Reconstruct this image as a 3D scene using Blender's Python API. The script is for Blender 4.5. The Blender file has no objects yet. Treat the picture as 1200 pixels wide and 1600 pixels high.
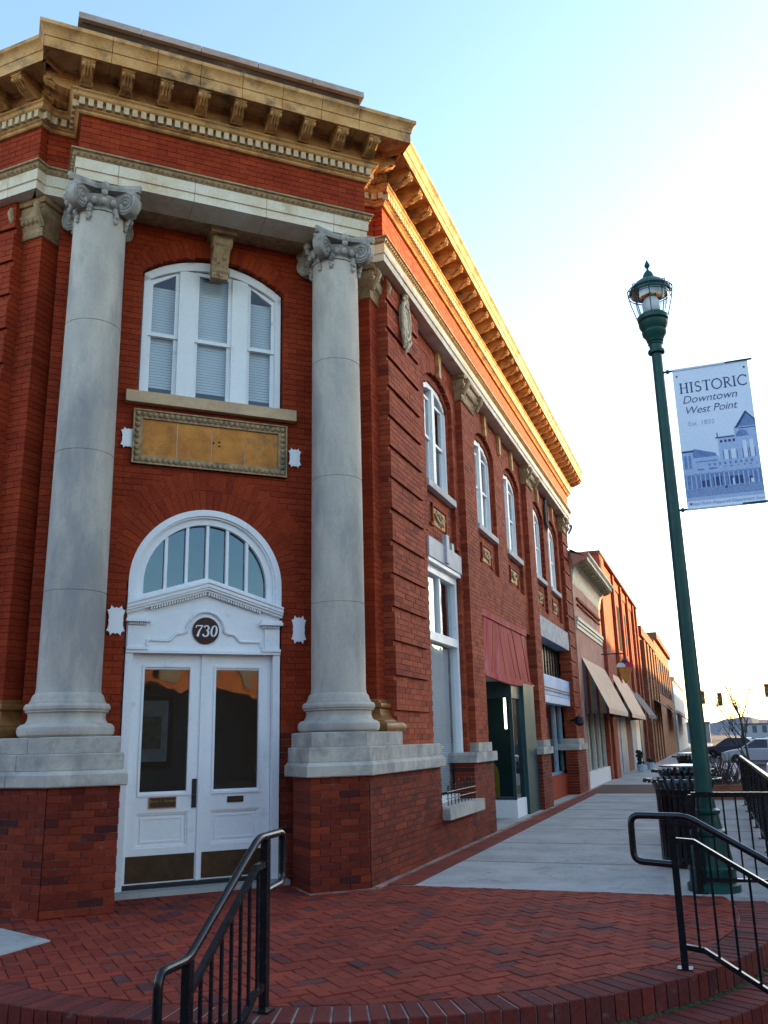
import bpy, bmesh, math, random
from mathutils import Matrix, Vector
random.seed(7)
R_ = math.radians
S = bpy.context.scene
COL = S.collection
# ---------------------------------------------------------------- camera
cam_d = bpy.data.cameras.new('camera'); cam = bpy.data.objects.new('camera', cam_d); COL.objects.link(cam)
cam_d.sensor_fit = 'VERTICAL'; cam_d.sensor_height = 24.0; cam_d.lens = 24.0 * 1371.5 / 1600.0
cam_d.clip_start = 0.05; cam_d.clip_end = 4000
cam.matrix_world = Matrix(((0.93785, 0.10691, 0.33015, 0.0), (0.34634, -0.22865, -0.90981, 0.0),
                           (-0.02178, 0.96762, -0.25147, 1.40), (0, 0, 0, 1)))
S.camera = cam
# ---------------------------------------------------------------- light
SUN_AZ, SUN_EL = R_(38), R_(9)          # azimuth from +Y towards +X
w = bpy.data.worlds.new('World'); S.world = w; w.use_nodes = True
nt = w.node_tree; bg = nt.nodes['Background']
sky = nt.nodes.new('ShaderNodeTexSky'); sky.sky_type = 'NISHITA'; sky.sun_disc = False
sky.sun_elevation = SUN_EL; sky.sun_rotation = SUN_AZ; sky.air_density = 1.0; sky.dust_density = 1.0; sky.ozone_density = 1.6
nt.links.new(sky.outputs[0], bg.inputs[0]); bg.inputs[1].default_value = 0.13
sd = bpy.data.lights.new('sun', 'SUN'); sd.energy = 3.0; sd.angle = R_(0.6); sd.color = (1.0, 0.61, 0.25)
sun = bpy.data.objects.new('sun', sd); COL.objects.link(sun)
sdir = Vector((math.sin(SUN_AZ) * math.cos(SUN_EL), math.cos(SUN_AZ) * math.cos(SUN_EL), math.sin(SUN_EL)))
sun.rotation_euler = sdir.to_track_quat('Z', 'Y').to_euler(); sun.location = (20, 20, 30)
S.view_settings.view_transform = 'Standard'; S.view_settings.look = 'None'
S.view_settings.exposure = 2.52; S.view_settings.gamma = 1.0
S.render.engine = 'CYCLES'
S.cycles.max_bounces = 6
# ---------------------------------------------------------------- materials
MATS = {}
def principled(name):
    m = bpy.data.materials.new(name); m.use_nodes = True
    return m, m.node_tree, m.node_tree.nodes['Principled BSDF']
def N(t, kind, **kw):
    n = t.nodes.new(kind)
    for k, v in kw.items(): setattr(n, k, v)
    return n
def noise(t, scale, detail=4, pos=None, rough=.6):
    n = N(t, 'ShaderNodeTexNoise'); n.inputs['Scale'].default_value = scale; n.inputs['Detail'].default_value = detail
    n.inputs['Roughness'].default_value = rough
    if pos is not None: t.links.new(pos, n.inputs['Vector'])
    return n
def ramp(t, stops, src):
    r = N(t, 'ShaderNodeValToRGB'); e = r.color_ramp.elements
    while len(e) < len(stops): e.new(0.5)
    for i, (p, c) in enumerate(stops): e[i].position = p; e[i].color = (*c, 1)
    t.links.new(src, r.inputs[0]); return r
def mixc(t, fac, a, b, mode='MIX'):
    m = N(t, 'ShaderNodeMix', data_type='RGBA', blend_type=mode)
    if hasattr(fac, 'is_linked'): t.links.new(fac, m.inputs[0])
    else: m.inputs[0].default_value = fac
    for i, s in ((6, a), (7, b)):
        if hasattr(s, 'is_linked'): t.links.new(s, m.inputs[i])
        else: m.inputs[i].default_value = (*s, 1)
    return m.outputs[2]
def bump(t, b, src, strength, dist=.01):
    n = N(t, 'ShaderNodeBump'); n.inputs['Strength'].default_value = strength; n.inputs['Distance'].default_value = dist
    t.links.new(src, n.inputs['Height']); t.links.new(n.outputs[0], b.inputs['Normal'])
def mat(name, c, rough=.6, c2=None, scale=6, fine=60, bmp=.15, metal=0., stain=None, stain_scale=1.3, spec=.25, aniso=None, grain=.16, st=(.54, .70), spots=0):
    """plain surface: base colour mottled towards c2, fine grain, optional stain colour"""
    if name in MATS: return MATS[name]
    m, t, b = principled(name)
    pos = N(t, 'ShaderNodeNewGeometry').outputs['Position']
    if aniso:
        mp = N(t, 'ShaderNodeMapping'); mp.inputs['Scale'].default_value = aniso; t.links.new(pos, mp.inputs[0]); pos = mp.outputs[0]
    c2 = c2 or tuple(x * .72 for x in c)
    n1 = noise(t, scale, 6, pos); n2 = noise(t, fine, 3, pos)
    f = ramp(t, [(.35, (0, 0, 0)), (.68, (1, 1, 1))], n1.outputs[0])
    col = mixc(t, f.outputs[0], c, c2)
    g = ramp(t, [(.3, (1 - grain,) * 3), (.7, (1 + grain * .7,) * 3)], n2.outputs[0])
    col = mixc(t, 1.0, col, g.outputs[0], 'MULTIPLY')
    if stain:
        n3 = noise(t, stain_scale, 8, pos, .7)
        f3 = ramp(t, [(st[0], (0, 0, 0)), (st[1], (1, 1, 1))], n3.outputs[0])
        col = mixc(t, f3.outputs[0], col, stain)
    if spots:
        vo = N(t, 'ShaderNodeTexVoronoi'); vo.inputs['Scale'].default_value = spots; t.links.new(pos, vo.inputs['Vector'])
        sp_ = ramp(t, [(.05, (.45, .45, .45)), (.075, (1, 1, 1))], vo.outputs['Distance']); col = mixc(t, 1.0, col, sp_.outputs[0], 'MULTIPLY')
        n4 = noise(t, 7, 10, pos, .8); ck = ramp(t, [(.495, (1, 1, 1)), (.5, (.62, .62, .62)), (.505, (1, 1, 1))], noise(t, .55, 9, pos, .62).outputs[0]); col = mixc(t, .8, col, ck.outputs[0], 'MULTIPLY')
    t.links.new(col, b.inputs['Base Color'])
    rr = ramp(t, [(.3, (rough * .85,) * 3), (.7, (min(1, rough * 1.15),) * 3)], n1.outputs[0])
    t.links.new(rr.outputs[0], b.inputs['Roughness'])
    b.inputs['Metallic'].default_value = metal; b.inputs['Specular IOR Level'].default_value = spec
    if bmp: bump(t, b, n2.outputs[0], bmp, .004)
    MATS[name] = m; return m
def brickmat(name, stops, rough=.8, wear=(.35, .22, .17), wear_amt=.0, bmp=.5, soot=None):
    """bricks: a colour for each brick from its mesh island and its object, then grain and wear"""
    m, t, b = principled(name)
    geo = N(t, 'ShaderNodeNewGeometry'); oi = N(t, 'ShaderNodeObjectInfo')
    ad = N(t, 'ShaderNodeMath', operation='ADD'); t.links.new(geo.outputs['Random Per Island'], ad.inputs[0]); t.links.new(oi.outputs['Random'], ad.inputs[1])
    fr = N(t, 'ShaderNodeMath', operation='FRACT'); t.links.new(ad.outputs[0], fr.inputs[0])
    r = ramp(t, stops, fr.outputs[0]); r.color_ramp.interpolation = 'LINEAR'
    pos = geo.outputs['Position']
    n1 = noise(t, 45, 5, pos); n2 = noise(t, 1.6, 6, pos, .65); n3 = noise(t, 170, 2, pos)
    g = ramp(t, [(.3, (.72, .72, .72)), (.7, (1.22, 1.2, 1.18))], n1.outputs[0])
    col = mixc(t, 1.0, r.outputs[0], g.outputs[0], 'MULTIPLY')
    g2 = ramp(t, [(.35, (.78, .76, .78)), (.65, (1.1, 1.1, 1.1))], n2.outputs[0])
    col = mixc(t, 1.0, col, g2.outputs[0], 'MULTIPLY')
    if wear_amt:
        f = ramp(t, [(.60, (0, 0, 0)), (.72, (wear_amt,) * 3)], noise(t, 9, 7, pos, .75).outputs[0])
        col = mixc(t, f.outputs[0], col, wear)
    if soot:
        f = ramp(t, [(.55, (0, 0, 0)), (.75, (.7,) * 3)], noise(t, 2.7, 8, pos, .7).outputs[0])
        col = mixc(t, f.outputs[0], col, soot)
    t.links.new(col, b.inputs['Base Color']); b.inputs['Roughness'].default_value = rough; b.inputs['Specular IOR Level'].default_value = .15
    bump(t, b, n3.outputs[0], bmp, .003); MATS[name] = m; return m
def wallbrick(name, c1, c2, mortar, scale=1.0, rough=.85):
    """brick texture for walls too far off to tell the bricks apart (u = x+y, v = z)"""
    m, t, b = principled(name)
    pos = N(t, 'ShaderNodeNewGeometry').outputs['Position']
    sx = N(t, 'ShaderNodeSeparateXYZ'); t.links.new(pos, sx.inputs[0])
    a = N(t, 'ShaderNodeMath', operation='ADD'); t.links.new(sx.outputs[0], a.inputs[0]); t.links.new(sx.outputs[1], a.inputs[1])
    cb = N(t, 'ShaderNodeCombineXYZ'); t.links.new(a.outputs[0], cb.inputs[0]); t.links.new(sx.outputs[2], cb.inputs[1])
    bt = N(t, 'ShaderNodeTexBrick'); t.links.new(cb.outputs[0], bt.inputs['Vector'])
    bt.inputs['Color1'].default_value = (*c1, 1); bt.inputs['Color2'].default_value = (*c2, 1); bt.inputs['Mortar'].default_value = (*mortar, 1)
    bt.inputs['Scale'].default_value = scale; bt.inputs['Brick Width'].default_value = .2; bt.inputs['Row Height'].default_value = .067; bt.inputs['Mortar Size'].default_value = .006
    n1 = noise(t, 2.2, 6, pos); g = ramp(t, [(.35, (.75, .75, .75)), (.65, (1.15, 1.15, 1.15))], n1.outputs[0])
    t.links.new(mixc(t, 1.0, bt.outputs[0], g.outputs[0], 'MULTIPLY'), b.inputs['Base Color']); b.inputs['Roughness'].default_value = rough; b.inputs['Specular IOR Level'].default_value = .12
    MATS[name] = m; return m
def glassmat(name, tint, gloss=.9, rough=.02, ior=1.5, base=.12, gc=None):
    m = bpy.data.materials.new(name); m.use_nodes = True; t = m.node_tree; t.nodes.clear()
    o = N(t, 'ShaderNodeOutputMaterial'); tr = N(t, 'ShaderNodeBsdfTransparent'); tr.inputs[0].default_value = (*tint, 1)
    gl = N(t, 'ShaderNodeBsdfGlossy'); gl.inputs['Roughness'].default_value = rough; gl.inputs['Color'].default_value = (*(gc or (gloss,) * 3), 1)
    fz = N(t, 'ShaderNodeFresnel'); fz.inputs[0].default_value = ior
    pos = N(t, 'ShaderNodeNewGeometry').outputs['Position']
    bp = N(t, 'ShaderNodeBump'); bp.inputs['Strength'].default_value = .06; bp.inputs['Distance'].default_value = .05
    t.links.new(noise(t, 2.0, 2, pos).outputs[0], bp.inputs['Height']); t.links.new(bp.outputs[0], gl.inputs['Normal'])
    ad = N(t, 'ShaderNodeMath', operation='ADD'); ad.inputs[1].default_value = base; t.links.new(fz.outputs[0], ad.inputs[0])
    bk = N(t, 'ShaderNodeMath', operation='SUBTRACT'); bk.inputs[0].default_value = 1.0; t.links.new(N(t, 'ShaderNodeNewGeometry').outputs['Backfacing'], bk.inputs[1])
    ml = N(t, 'ShaderNodeMath', operation='MULTIPLY'); t.links.new(ad.outputs[0], ml.inputs[0]); t.links.new(bk.outputs[0], ml.inputs[1])   # the far face of the pane only transmits
    mx = N(t, 'ShaderNodeMixShader'); t.links.new(ml.outputs[0], mx.inputs[0]); t.links.new(tr.outputs[0], mx.inputs[1]); t.links.new(gl.outputs[0], mx.inputs[2])
    t.links.new(mx.outputs[0], o.inputs[0]); MATS[name] = m; return m
def emitmat(name, c, s):
    m, t, b = principled(name); b.inputs['Base Color'].default_value = (*c, 1)
    b.inputs['Emission Color'].default_value = (*c, 1); b.inputs['Emission Strength'].default_value = s; MATS[name] = m; return m

BR = brickmat('brick_red', [(0, (.275, .032, .010)), (.3, (.305, .040, .012)), (.6, (.335, .047, .014)), (.85, (.29, .036, .011)), (1, (.25, .029, .010))], wear=(.40, .13, .07), wear_amt=.3, bmp=.3)
BL = brickmat('brick_plinth', [(0, (.125, .018, .010)), (.25, (.18, .026, .012)), (.55, (.235, .037, .016)), (.9, (.135, .019, .012)), (.97, (.085, .017, .015)), (1, (.055, .016, .018))], wear=(.30, .20, .17), wear_amt=.5, bmp=.6)
BS = brickmat('brick_street', [(0, (.26, .045, .020)), (.3, (.34, .064, .027)), (.6, (.40, .082, .034)), (.85, (.30, .053, .024)), (1, (.20, .034, .020))], wear=(.42, .30, .24), wear_amt=.35, bmp=.45)
PV = brickmat('paver', [(0, (.19, .028, .018)), (.3, (.225, .035, .020)), (.55, (.265, .044, .023)), (.82, (.20, .030, .018)), (.92, (.11, .028, .024)), (.96, (.075, .032, .036)), (1, (.22, .037, .021))], rough=.75, wear=(.16, .10, .09), wear_amt=.4, bmp=.6, soot=(.10, .04, .035))
STEP = brickmat('step_brick', [(0, (.13, .026, .021)), (.4, (.175, .032, .024)), (.75, (.115, .026, .022)), (1, (.085, .026, .026))], rough=.8, wear=(.26, .20, .18), wear_amt=.5, bmp=.6, soot=(.06, .045, .04))
MORT = mat('mortar_red', (.175, .027, .012), .95, (.13, .021, .011))
MORTL = mat('mortar_grey', (.36, .25, .21), .95, (.14, .06, .045), scale=2.5)
MORTD = mat('paving_sand', (.075, .052, .045), .95, (.05, .04, .03))
LIME = mat('limestone', (.46, .43, .38), .85, (.26, .245, .225), scale=9, fine=110, bmp=.35, stain=(.15, .145, .14), stain_scale=5, spec=.12)
SHAFT = mat('column_stone', (.56, .505, .425), .85, (.42, .38, .33), scale=3.2, fine=90, bmp=.35, stain=(.30, .29, .28), stain_scale=1.7, aniso=(1, 1, .35), spec=.12, grain=.10, st=(.47, .66))
PLST = mat('plinth_stone', (.53, .49, .42), .85, (.36, .335, .30), scale=4, fine=90, bmp=.35, stain=(.23, .225, .215), stain_scale=2.8, spec=.12, st=(.48, .68))
TERRA = mat('terracotta_cream', (.68, .40, .165), .65, (.50, .25, .08), scale=4, fine=80, bmp=.25, stain=(.15, .09, .05), stain_scale=3.4, spec=.15, grain=.22, st=(.49, .68))
TERRAW = mat('terracotta_white', (.74, .67, .54), .55, (.64, .52, .34), scale=3.5, fine=70, bmp=.12, stain=(.48, .34, .18), stain_scale=1.9)
TERRAD = mat('terracotta_weathered', (.45, .31, .165), .65, (.26, .17, .09), scale=14, fine=90, bmp=.3, stain=(.15, .115, .08), stain_scale=4)
GOLD = mat('ochre_terracotta', (.66, .255, .038), .55, (.42, .145, .024), scale=5, fine=60, bmp=.15, stain=(.16, .095, .04), stain_scale=2.2)
GOLDP = mat('bronze_paint', (.30, .125, .03), .55, (.19, .075, .02), scale=6, fine=60, bmp=.15, spec=.25)
WHITE = mat('white_paint', (.84, .85, .86), .42, (.80, .81, .82), scale=3, fine=30, bmp=.03, stain=(.60, .60, .58), stain_scale=5, grain=.04, st=(.60, .74))
PANEL = mat('grey_board', (.52, .53, .54), .6, (.45, .46, .48))
BLIND = mat('blind_slats', (.88, .91, .93), .5, (.84, .87, .90), bmp=0, grain=.02)
PLATE = mat('plate_white', (.92, .93, .94), .4, (.88, .89, .90), bmp=.02, grain=.02)
DARK = mat('interior_dark', (.022, .022, .024), .8)
INTER = mat('interior_plaster', (.085, .10, .11), .9, (.06, .075, .085), scale=1.2)
BLACK = mat('black_iron', (.006, .006, .008), .26, (.009, .009, .011), scale=20, fine=120, bmp=.05, spec=.4)
BLACKM = mat('black_matt', (.012, .012, .012), .5, spec=.4)
BRASS = mat('tarnished_brass', (.095, .055, .030), .48, (.050, .034, .022), scale=7, fine=70, metal=.7, bmp=.12)
COPPER = mat('copper_edge', (.42, .16, .085), .4, metal=.5)
GREEN = mat('green_paint', (.012, .068, .055), .38, (.010, .052, .046), scale=8, fine=90, bmp=.1)
CONC = mat('concrete', (.42, .41, .385), .92, (.33, .325, .31), scale=1.6, fine=130, bmp=.4, stain=(.25, .245, .235), stain_scale=1.9, spec=.1, grain=.28, spots=3.2)
ASPH = mat('asphalt', (.05, .05, .052), .9, (.038, .038, .04), scale=2, fine=160, bmp=.4)
GLASS = glassmat('window_glass', (.90, .93, .95), base=.03)
GLASSD = glassmat('dark_glass', (.72, .76, .78), base=.05)
LAMPG = glassmat('lamp_glass', (.90, .93, .97), base=.10, rough=.12)
FAN = glassmat('fanlight_glass', (.12, .16, .20), base=.15, gc=(.44, .60, .72))
REDW = mat('red_boards', (.40, .038, .042), .7, (.32, .028, .032), scale=3, fine=50, bmp=.12, stain=(.46, .10, .15), stain_scale=2, aniso=(1, 1, .3), spec=.1)
MOSS = mat('moss', (.045, .065, .02), .95, (.03, .04, .02), scale=12)
# ---------------------------------------------------------------- mesh helpers
class MB:
    def __init__(s): s.v = []; s.f = []
    def add(s, vs, fs):
        o = len(s.v); s.v += [tuple(p) for p in vs]; s.f += [tuple(i + o for i in f) for f in fs]; return s
    def hexa(s, p8):                                   # p8: bottom ring 0-3, top ring 4-7
        return s.add(p8, [(3, 2, 1, 0), (4, 5, 6, 7), (0, 1, 5, 4), (1, 2, 6, 5), (2, 3, 7, 6), (3, 0, 4, 7)])
    def box(s, x0, x1, y0, y1, z0, z1):
        return s.hexa([(x0, y0, z0), (x1, y0, z0), (x1, y1, z0), (x0, y1, z0), (x0, y0, z1), (x1, y0, z1), (x1, y1, z1), (x0, y1, z1)])
    def fbox(s, F, a0, a1, z0, z1, d0, d1):
        P = [F(a0, d0, z0), F(a1, d0, z0), F(a1, d1, z0), F(a0, d1, z0), F(a0, d0, z1), F(a1, d0, z1), F(a1, d1, z1), F(a0, d1, z1)]
        return s.hexa(P)
    def prism(s, ring0, ring1, cap=True):
        n = len(ring0); f = [(i, (i + 1) % n, (i + 1) % n + n, i + n) for i in range(n)]
        if cap: f += [tuple(reversed(range(n))), tuple(range(n, 2 * n))]
        return s.add(list(ring0) + list(ring1), f)
    def fpoly(s, F, poly, d0, d1):                     # polygon (a,z) extruded between d0 and d1
        return s.prism([F(a, d0, z) for a, z in poly], [F(a, d1, z) for a, z in poly])
    def fring(s, F, outer, inner, d0, d1):             # frame between two polygons with the same count
        n = len(outer)
        for k in range(n):
            j = (k + 1) % n
            q = [outer[k], outer[j], inner[j], inner[k]]
            s.fpoly(F, q, d0, d1)
        return s
    def lathe(s, prof, n=32, c=(0, 0, 0), cap=True, a0=0, a1=2 * math.pi):
        full = abs(a1 - a0 - 2 * math.pi) < 1e-6; m = n if full else n + 1
        o = []
        for r, z in prof:
            for i in range(m):
                a = a0 + (a1 - a0) * i / n; o.append((c[0] + r * math.cos(a), c[1] + r * math.sin(a), c[2] + z))
        f = []
        for k in range(len(prof) - 1):
            for i in range(n):
                j = (i + 1) % m if full else i + 1
                f.append((k * m + i, k * m + j, (k + 1) * m + j, (k + 1) * m + i))
        if cap and full: f += [tuple(reversed(range(m))), tuple(range((len(prof) - 1) * m, len(prof) * m))]
        return s.add(o, f)
    def tube(s, pts, r, n=8, closed=False):
        pts = [Vector(p) for p in pts]; rs = r if isinstance(r, (list, tuple)) else [r] * len(pts)
        t0 = (pts[1] - pts[0]).normalized(); ref = Vector((0, 0, 1)) if abs(t0.z) < .9 else Vector((1, 0, 0))
        nx = t0.cross(ref).normalized(); rings = []
        for i, p in enumerate(pts):
            a = (p - pts[i - 1]).normalized() if i else (pts[1] - p).normalized()
            b = (pts[i + 1] - p).normalized() if i < len(pts) - 1 else a
            t = (a + b); t = t.normalized() if t.length > 1e-6 else a
            nx = (nx - t * nx.dot(t)).normalized(); ny = t.cross(nx)
            k = 1 / max(.5, math.sqrt(max(.01, (1 + a.dot(b)) / 2)))
            bi = a.cross(b)
            rings.append([p + (nx * math.cos(2 * math.pi * q / n) + ny * math.sin(2 * math.pi * q / n)) * rs[i] for q in range(n)])
        o = [v for g in rings for v in g]; f = []
        for k in range(len(pts) - 1):
            for i in range(n): f.append((k * n + i, k * n + (i + 1) % n, (k + 1) * n + (i + 1) % n, (k + 1) * n + i))
        f += [tuple(reversed(range(n))), tuple(range((len(pts) - 1) * n, len(pts) * n))]
        return s.add(o, f)
    def ball(s, c, r, n=8, sq=(1, 1, 1)):
        prof = [(r * math.sin(math.pi * k / (n // 2 + 1)), -r * math.cos(math.pi * k / (n // 2 + 1))) for k in range(0, n // 2 + 2)]
        o = MB().lathe([(max(a, 1e-4), z) for a, z in prof], n)
        return s.add([(c[0] + x * sq[0], c[1] + y * sq[1], c[2] + z * sq[2]) for x, y, z in o.v], o.f)
    def mesh(s, name, m, smooth=None, recalc=True):
        me = bpy.data.meshes.new(name); me.from_pydata(s.v, [], s.f)
        if recalc:
            b = bmesh.new(); b.from_mesh(me); bmesh.ops.recalc_face_normals(b, faces=b.faces); b.to_mesh(me); b.free()
        if m: me.materials.append(m)
        if smooth:
            me.shade_smooth(); me.set_sharp_from_angle(angle=R_(smooth))
        me.update(); return me
    def build(s, name, m, parent=None, smooth=None, recalc=True, **kw):
        return put(name, s.mesh(name, m, smooth, recalc), parent, **kw)
WM = {}
def put(name, me, parent=None, M=None, **kw):
    o = bpy.data.objects.new(name, me); COL.objects.link(o); M = M or Matrix()
    o.matrix_basis = M; WM[o.name] = M.copy()
    if parent is not None:
        o.parent = parent; o.matrix_parent_inverse = WM[parent.name].inverted()
    for k, v in kw.items(): o[k] = v
    return o
def thing(name, label, cat, loc=(0, 0, 0), group=None, rz=0):
    o = put(name, None, None, Matrix.Translation(loc) @ Matrix.Rotation(rz, 4, 'Z')); o.empty_display_size = .2
    o['label'] = label; o['category'] = cat
    if group: o['group'] = group
    return o
def structure(o): o['kind'] = 'structure'; return o
def stuff(o): o['kind'] = 'stuff'; return o
# ---------------------------------------------------------------- the corner's frames
UX, UY = 0.72470, 0.68906                 # direction of the canted front
UC = 1.977                                # its middle
def CH(a, d, z): return ((UC + a) * UX + d * UY, (UC + a) * UY - d * UX, z)      # a along front, d outward
def ST(x, y): return (x * UX + y * UY - UC, x * UY - y * UX)
def RS(a, d, z): return (d, a, z)         # street side: a = y, d = x
def LS(a, d, z):                          # left side: the street side mirrored about the front's axis
    s, t = ST(d, a); return CH(-s, t, z)
CH_ROT = Matrix.Rotation(math.atan2(UY, UX), 4, 'Z')   # local x along front, local -y outward
def ch_mat(a, d, z): return Matrix.Translation(CH(a, d, z)) @ CH_ROT
# ---------------------------------------------------------------- bricks
BLN, BHT, JT = .203, .0667, .006
class Bricks:
    """courses of bricks on a plane: joined boxes plus, where asked, single brick objects"""
    def __init__(s): s.up = MB(); s.low = MB(); s.st = MB(); s.mort = MB(); s.mortl = MB(); s.single = []
    def wall(s, F, a0, a1, z0, z1, d, depth=.12, hole=None, kind='up', single=0, drop=None, phase=0, course=BHT, joint=JT):
        mb = {'up': s.up, 'low': s.low, 'st': s.st}[kind]; mo = s.mortl if kind == 'low' else s.mort
        rows = max(1, round((z1 - z0) / course)); h = (z1 - z0) / rows; L = BLN
        for r in range(rows):
            zb, zt = z0 + r * h, z0 + (r + 1) * h; dd = d - (drop(r, rows) if drop else 0)
            iv = [(a0, a1)]
            if hole:
                for (h0, h1) in (hole(.5 * (zb + zt)) or []):
                    nv = []
                    for (p, q) in iv:
                        if h1 <= p or h0 >= q: nv.append((p, q)); continue
                        if h0 > p: nv.append((p, h0))
                        if h1 < q: nv.append((h1, q))
                    iv = nv
            off = (L / 2 if (r + phase) % 2 else 0)
            for (p, q) in iv:
                if q - p < .01: continue
                mo.fbox(F, p + .006, q - .006, zb, zt, dd - depth, dd - .007)
                k = math.floor((p - a0 - off) / L); x = a0 + off + k * L
                while x < q - 1e-6:
                    b0, b1 = max(x, p), min(x + L, q)
                    j0 = joint / 2 if b0 > p + 1e-6 else 0; j1 = joint / 2 if b1 < q - 1e-6 else 0
                    x += L
                    if b1 - b0 < .025: continue
                    dj = random.uniform(-.0018, .0018)
                    if single and len(s.single) < single: s.single.append((F, b0 + j0, b1 - j1, zb + joint / 2, zt - joint / 2, dd + dj, depth))
                    else: mb.fbox(F, b0 + j0, b1 - j1, zb + joint / 2, zt - joint / 2, dd - depth, dd + dj)
    def ring(s, F, ca, cz, r0, r1, t0, t1, d, depth, kind='up', w=.067):
        mb = {'up': s.up, 'low': s.low, 'st': s.st}[kind]; n = max(3, round(abs(t1 - t0) * r0 / w)); st = (t1 - t0) / n; g = .0035 / r0
        for k in range(n):
            b, e = t0 + k * st + g, t0 + (k + 1) * st - g
            q = [(ca + r0 * math.cos(b), cz + r0 * math.sin(b)), (ca + r1 * math.cos(b), cz + r1 * math.sin(b)), (ca + r1 * math.cos(e), cz + r1 * math.sin(e)), (ca + r0 * math.cos(e), cz + r0 * math.sin(e))]
            mb.fpoly(F, q, d - depth, d + random.uniform(-.001, .001))
            q2 = [(ca + r * math.cos(a), cz + r * math.sin(a)) for r, a in ((r0 + .004, t0 + k * st), (r1, t0 + k * st), (r1, t0 + (k + 1) * st), (r0 + .004, t0 + (k + 1) * st))]
            s.mort.fpoly(F, q2, d - depth, d - .005)
def seg_arch(c, half, spring, rise):
    """hole function below a segmental arch, and the arch's centre, radius, half-angle"""
    r = (half * half + rise * rise) / (2 * rise); cz = spring + rise - r; th = math.asin(half / r)
    def top(a): return cz + math.sqrt(max(0, r * r - (a - c) ** 2))
    def hw(z): return half if z <= spring else (math.sqrt(max(0, r * r - (z - cz) ** 2)) if z < spring + rise else 0)
    return r, cz, th, hw, top
B = Bricks()
bld = thing('corner_building', 'two-storey red brick corner building with two stone columns at its canted entrance', 'building', CH(0, -9.3, 0))
# ------------------------------------------------------------- walls of the canted front
TW = -9.30
D_SP, D_R = 3.06, .83                      # door arch
rW, czW, thW, hwW, topW = seg_arch(0, .83, 6.66, .30)
def hole_front(z):
    h = []
    if z < D_SP: h.append((-D_R, D_R))
    elif z < D_SP + D_R: q = math.sqrt(D_R ** 2 - (z - D_SP) ** 2) + .0; h.append((-q, q))
    if 5.13 < z < 6.97: h.append((-hwW(z), hwW(z)))
    return h
# single bricks first: the piers by the camera
B.wall(CH, -1.51, -.90, 0, 1.06, -8.5, .55, kind='low', single=60)
B.wall(CH, .89, 1.51, 0, 1.06, -8.5, .55, kind='low', single=115)
B.wall(RS, 8.575, 11.06, 0, 1.06, -3.33, .3, kind='low', single=300)
B.wall(RS, 11.06, 12.75, 0, .42, -3.33, .3, kind='low')
B.wall(RS, 12.75, 13.93, 0, 1.06, -3.33, .3, kind='low')
B.wall(RS, 18.05, 19.05, 0, 1.06, -3.33, .5, kind='low')
B.wall(RS, 22.9, 24.45, 0, 1.06, -3.33, .3, kind='low')
B.wall(LS, 8.575, 13.0, 0, 1.06, -3.33, .3, kind='low')
B.wall(CH, -1.75, 1.75, 0, 1.5, TW, .14, hole=hole_front, kind='low')
B.wall(CH, -1.75, 1.75, 1.5, 7.3, TW, .14, hole=hole_front, phase=1)
B.ring(CH, 0, D_SP, D_R - .005, D_R + .21, 0, math.pi, TW + .006, .14)
B.ring(CH, 0, D_SP, D_R + .215, D_R + .42, R_(30), R_(150), TW + .002, .10)
B.ring(CH, 0, czW, rW - .005, rW + .20, math.pi / 2 - thW, math.pi / 2 + thW, TW + .005, .14)
for F in (RS, LS):                        # pilaster in the nook, rusticated quoin
    B.wall(F, 9.40, 9.67, 1.49, 7.3, -3.545, .30)
    B.wall(F, 9.66, 10.95, 1.33, 7.24, -3.40, .26, kind='st' if F is RS else 'up', drop=lambda r, n: .032 if (r % 6) == 5 else 0)
    B.wall(F, 9.0, 9.42, 1.49, 7.3, -3.80, .1)
# ------------------------------------------------------------- street wall with its bays
WP, WQ, FQ = -3.50, -3.565, -3.62
WIN = [12.19, 15.12, 17.45, 20.33, 22.40]
AO, AI = .74, .67
arcs = [seg_arch(c, AO, 6.58, .24) for c in WIN]; arci = [seg_arch(c, AI, 6.50, .20) for c in WIN]
def hole_bay(idx, zb):
    def h(z):
        o = []
        for i in idx:
            if zb < z < 6.82: o.append((WIN[i] - arcs[i][3](z), WIN[i] + arcs[i][3](z)))
        return o
    return h
def hole_in(idx):
    def h(z):
        o = []
        for i in idx:
            if 5.0 < z < 6.70: o.append((WIN[i] - arci[i][3](z), WIN[i] + arci[i][3](z)))
        return o
    return h
B.wall(RS, 10.95, 13.2, .42, 7.24, WP, .10, hole=lambda z: ([(11.38, 13.04)] if z < 4.2 else hole_bay([0], 4.2)(z)), kind='st')
B.wall(RS, 11.3, 13.1, 4.2, 7.0, WQ, .12, hole=hole_in([0]), kind='st')
B.wall(RS, 13.97, 18.55, 3.47, 7.24, WP, .10, hole=hole_bay([1, 2], 4.24), kind='st')
B.wall(RS, 14.3, 18.3, 4.24, 7.0, WQ, .12, hole=hole_in([1, 2]), kind='st')
B.wall(RS, 19.25, 23.5, 4.02, 7.24, WP, .10, hole=hole_bay([3, 4], 4.24), kind='st')
B.wall(RS, 19.5, 23.3, 4.24, 7.0, WQ, .12, hole=hole_in([3, 4]), kind='st')
for i, c in enumerate(WIN):
    r, cz, th, hw, tp = arcs[i]; B.ring(RS, c, cz, r - .004, r + .19, math.pi / 2 - th, math.pi / 2 + th, WP + .004, .10, 'st')
    r, cz, th, hw, tp = arci[i]; B.ring(RS, c, cz, r - .004, r + .10, math.pi / 2 - th, math.pi / 2 + th, WQ + .004, .12, 'st')
B.wall(RS, 13.2, 13.97, 1.33, 7.24, -3.40, .32, kind='st')
B.wall(RS, 18.55, 19.25, 1.33, 7.24, -3.40, .32, kind='st')
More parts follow.
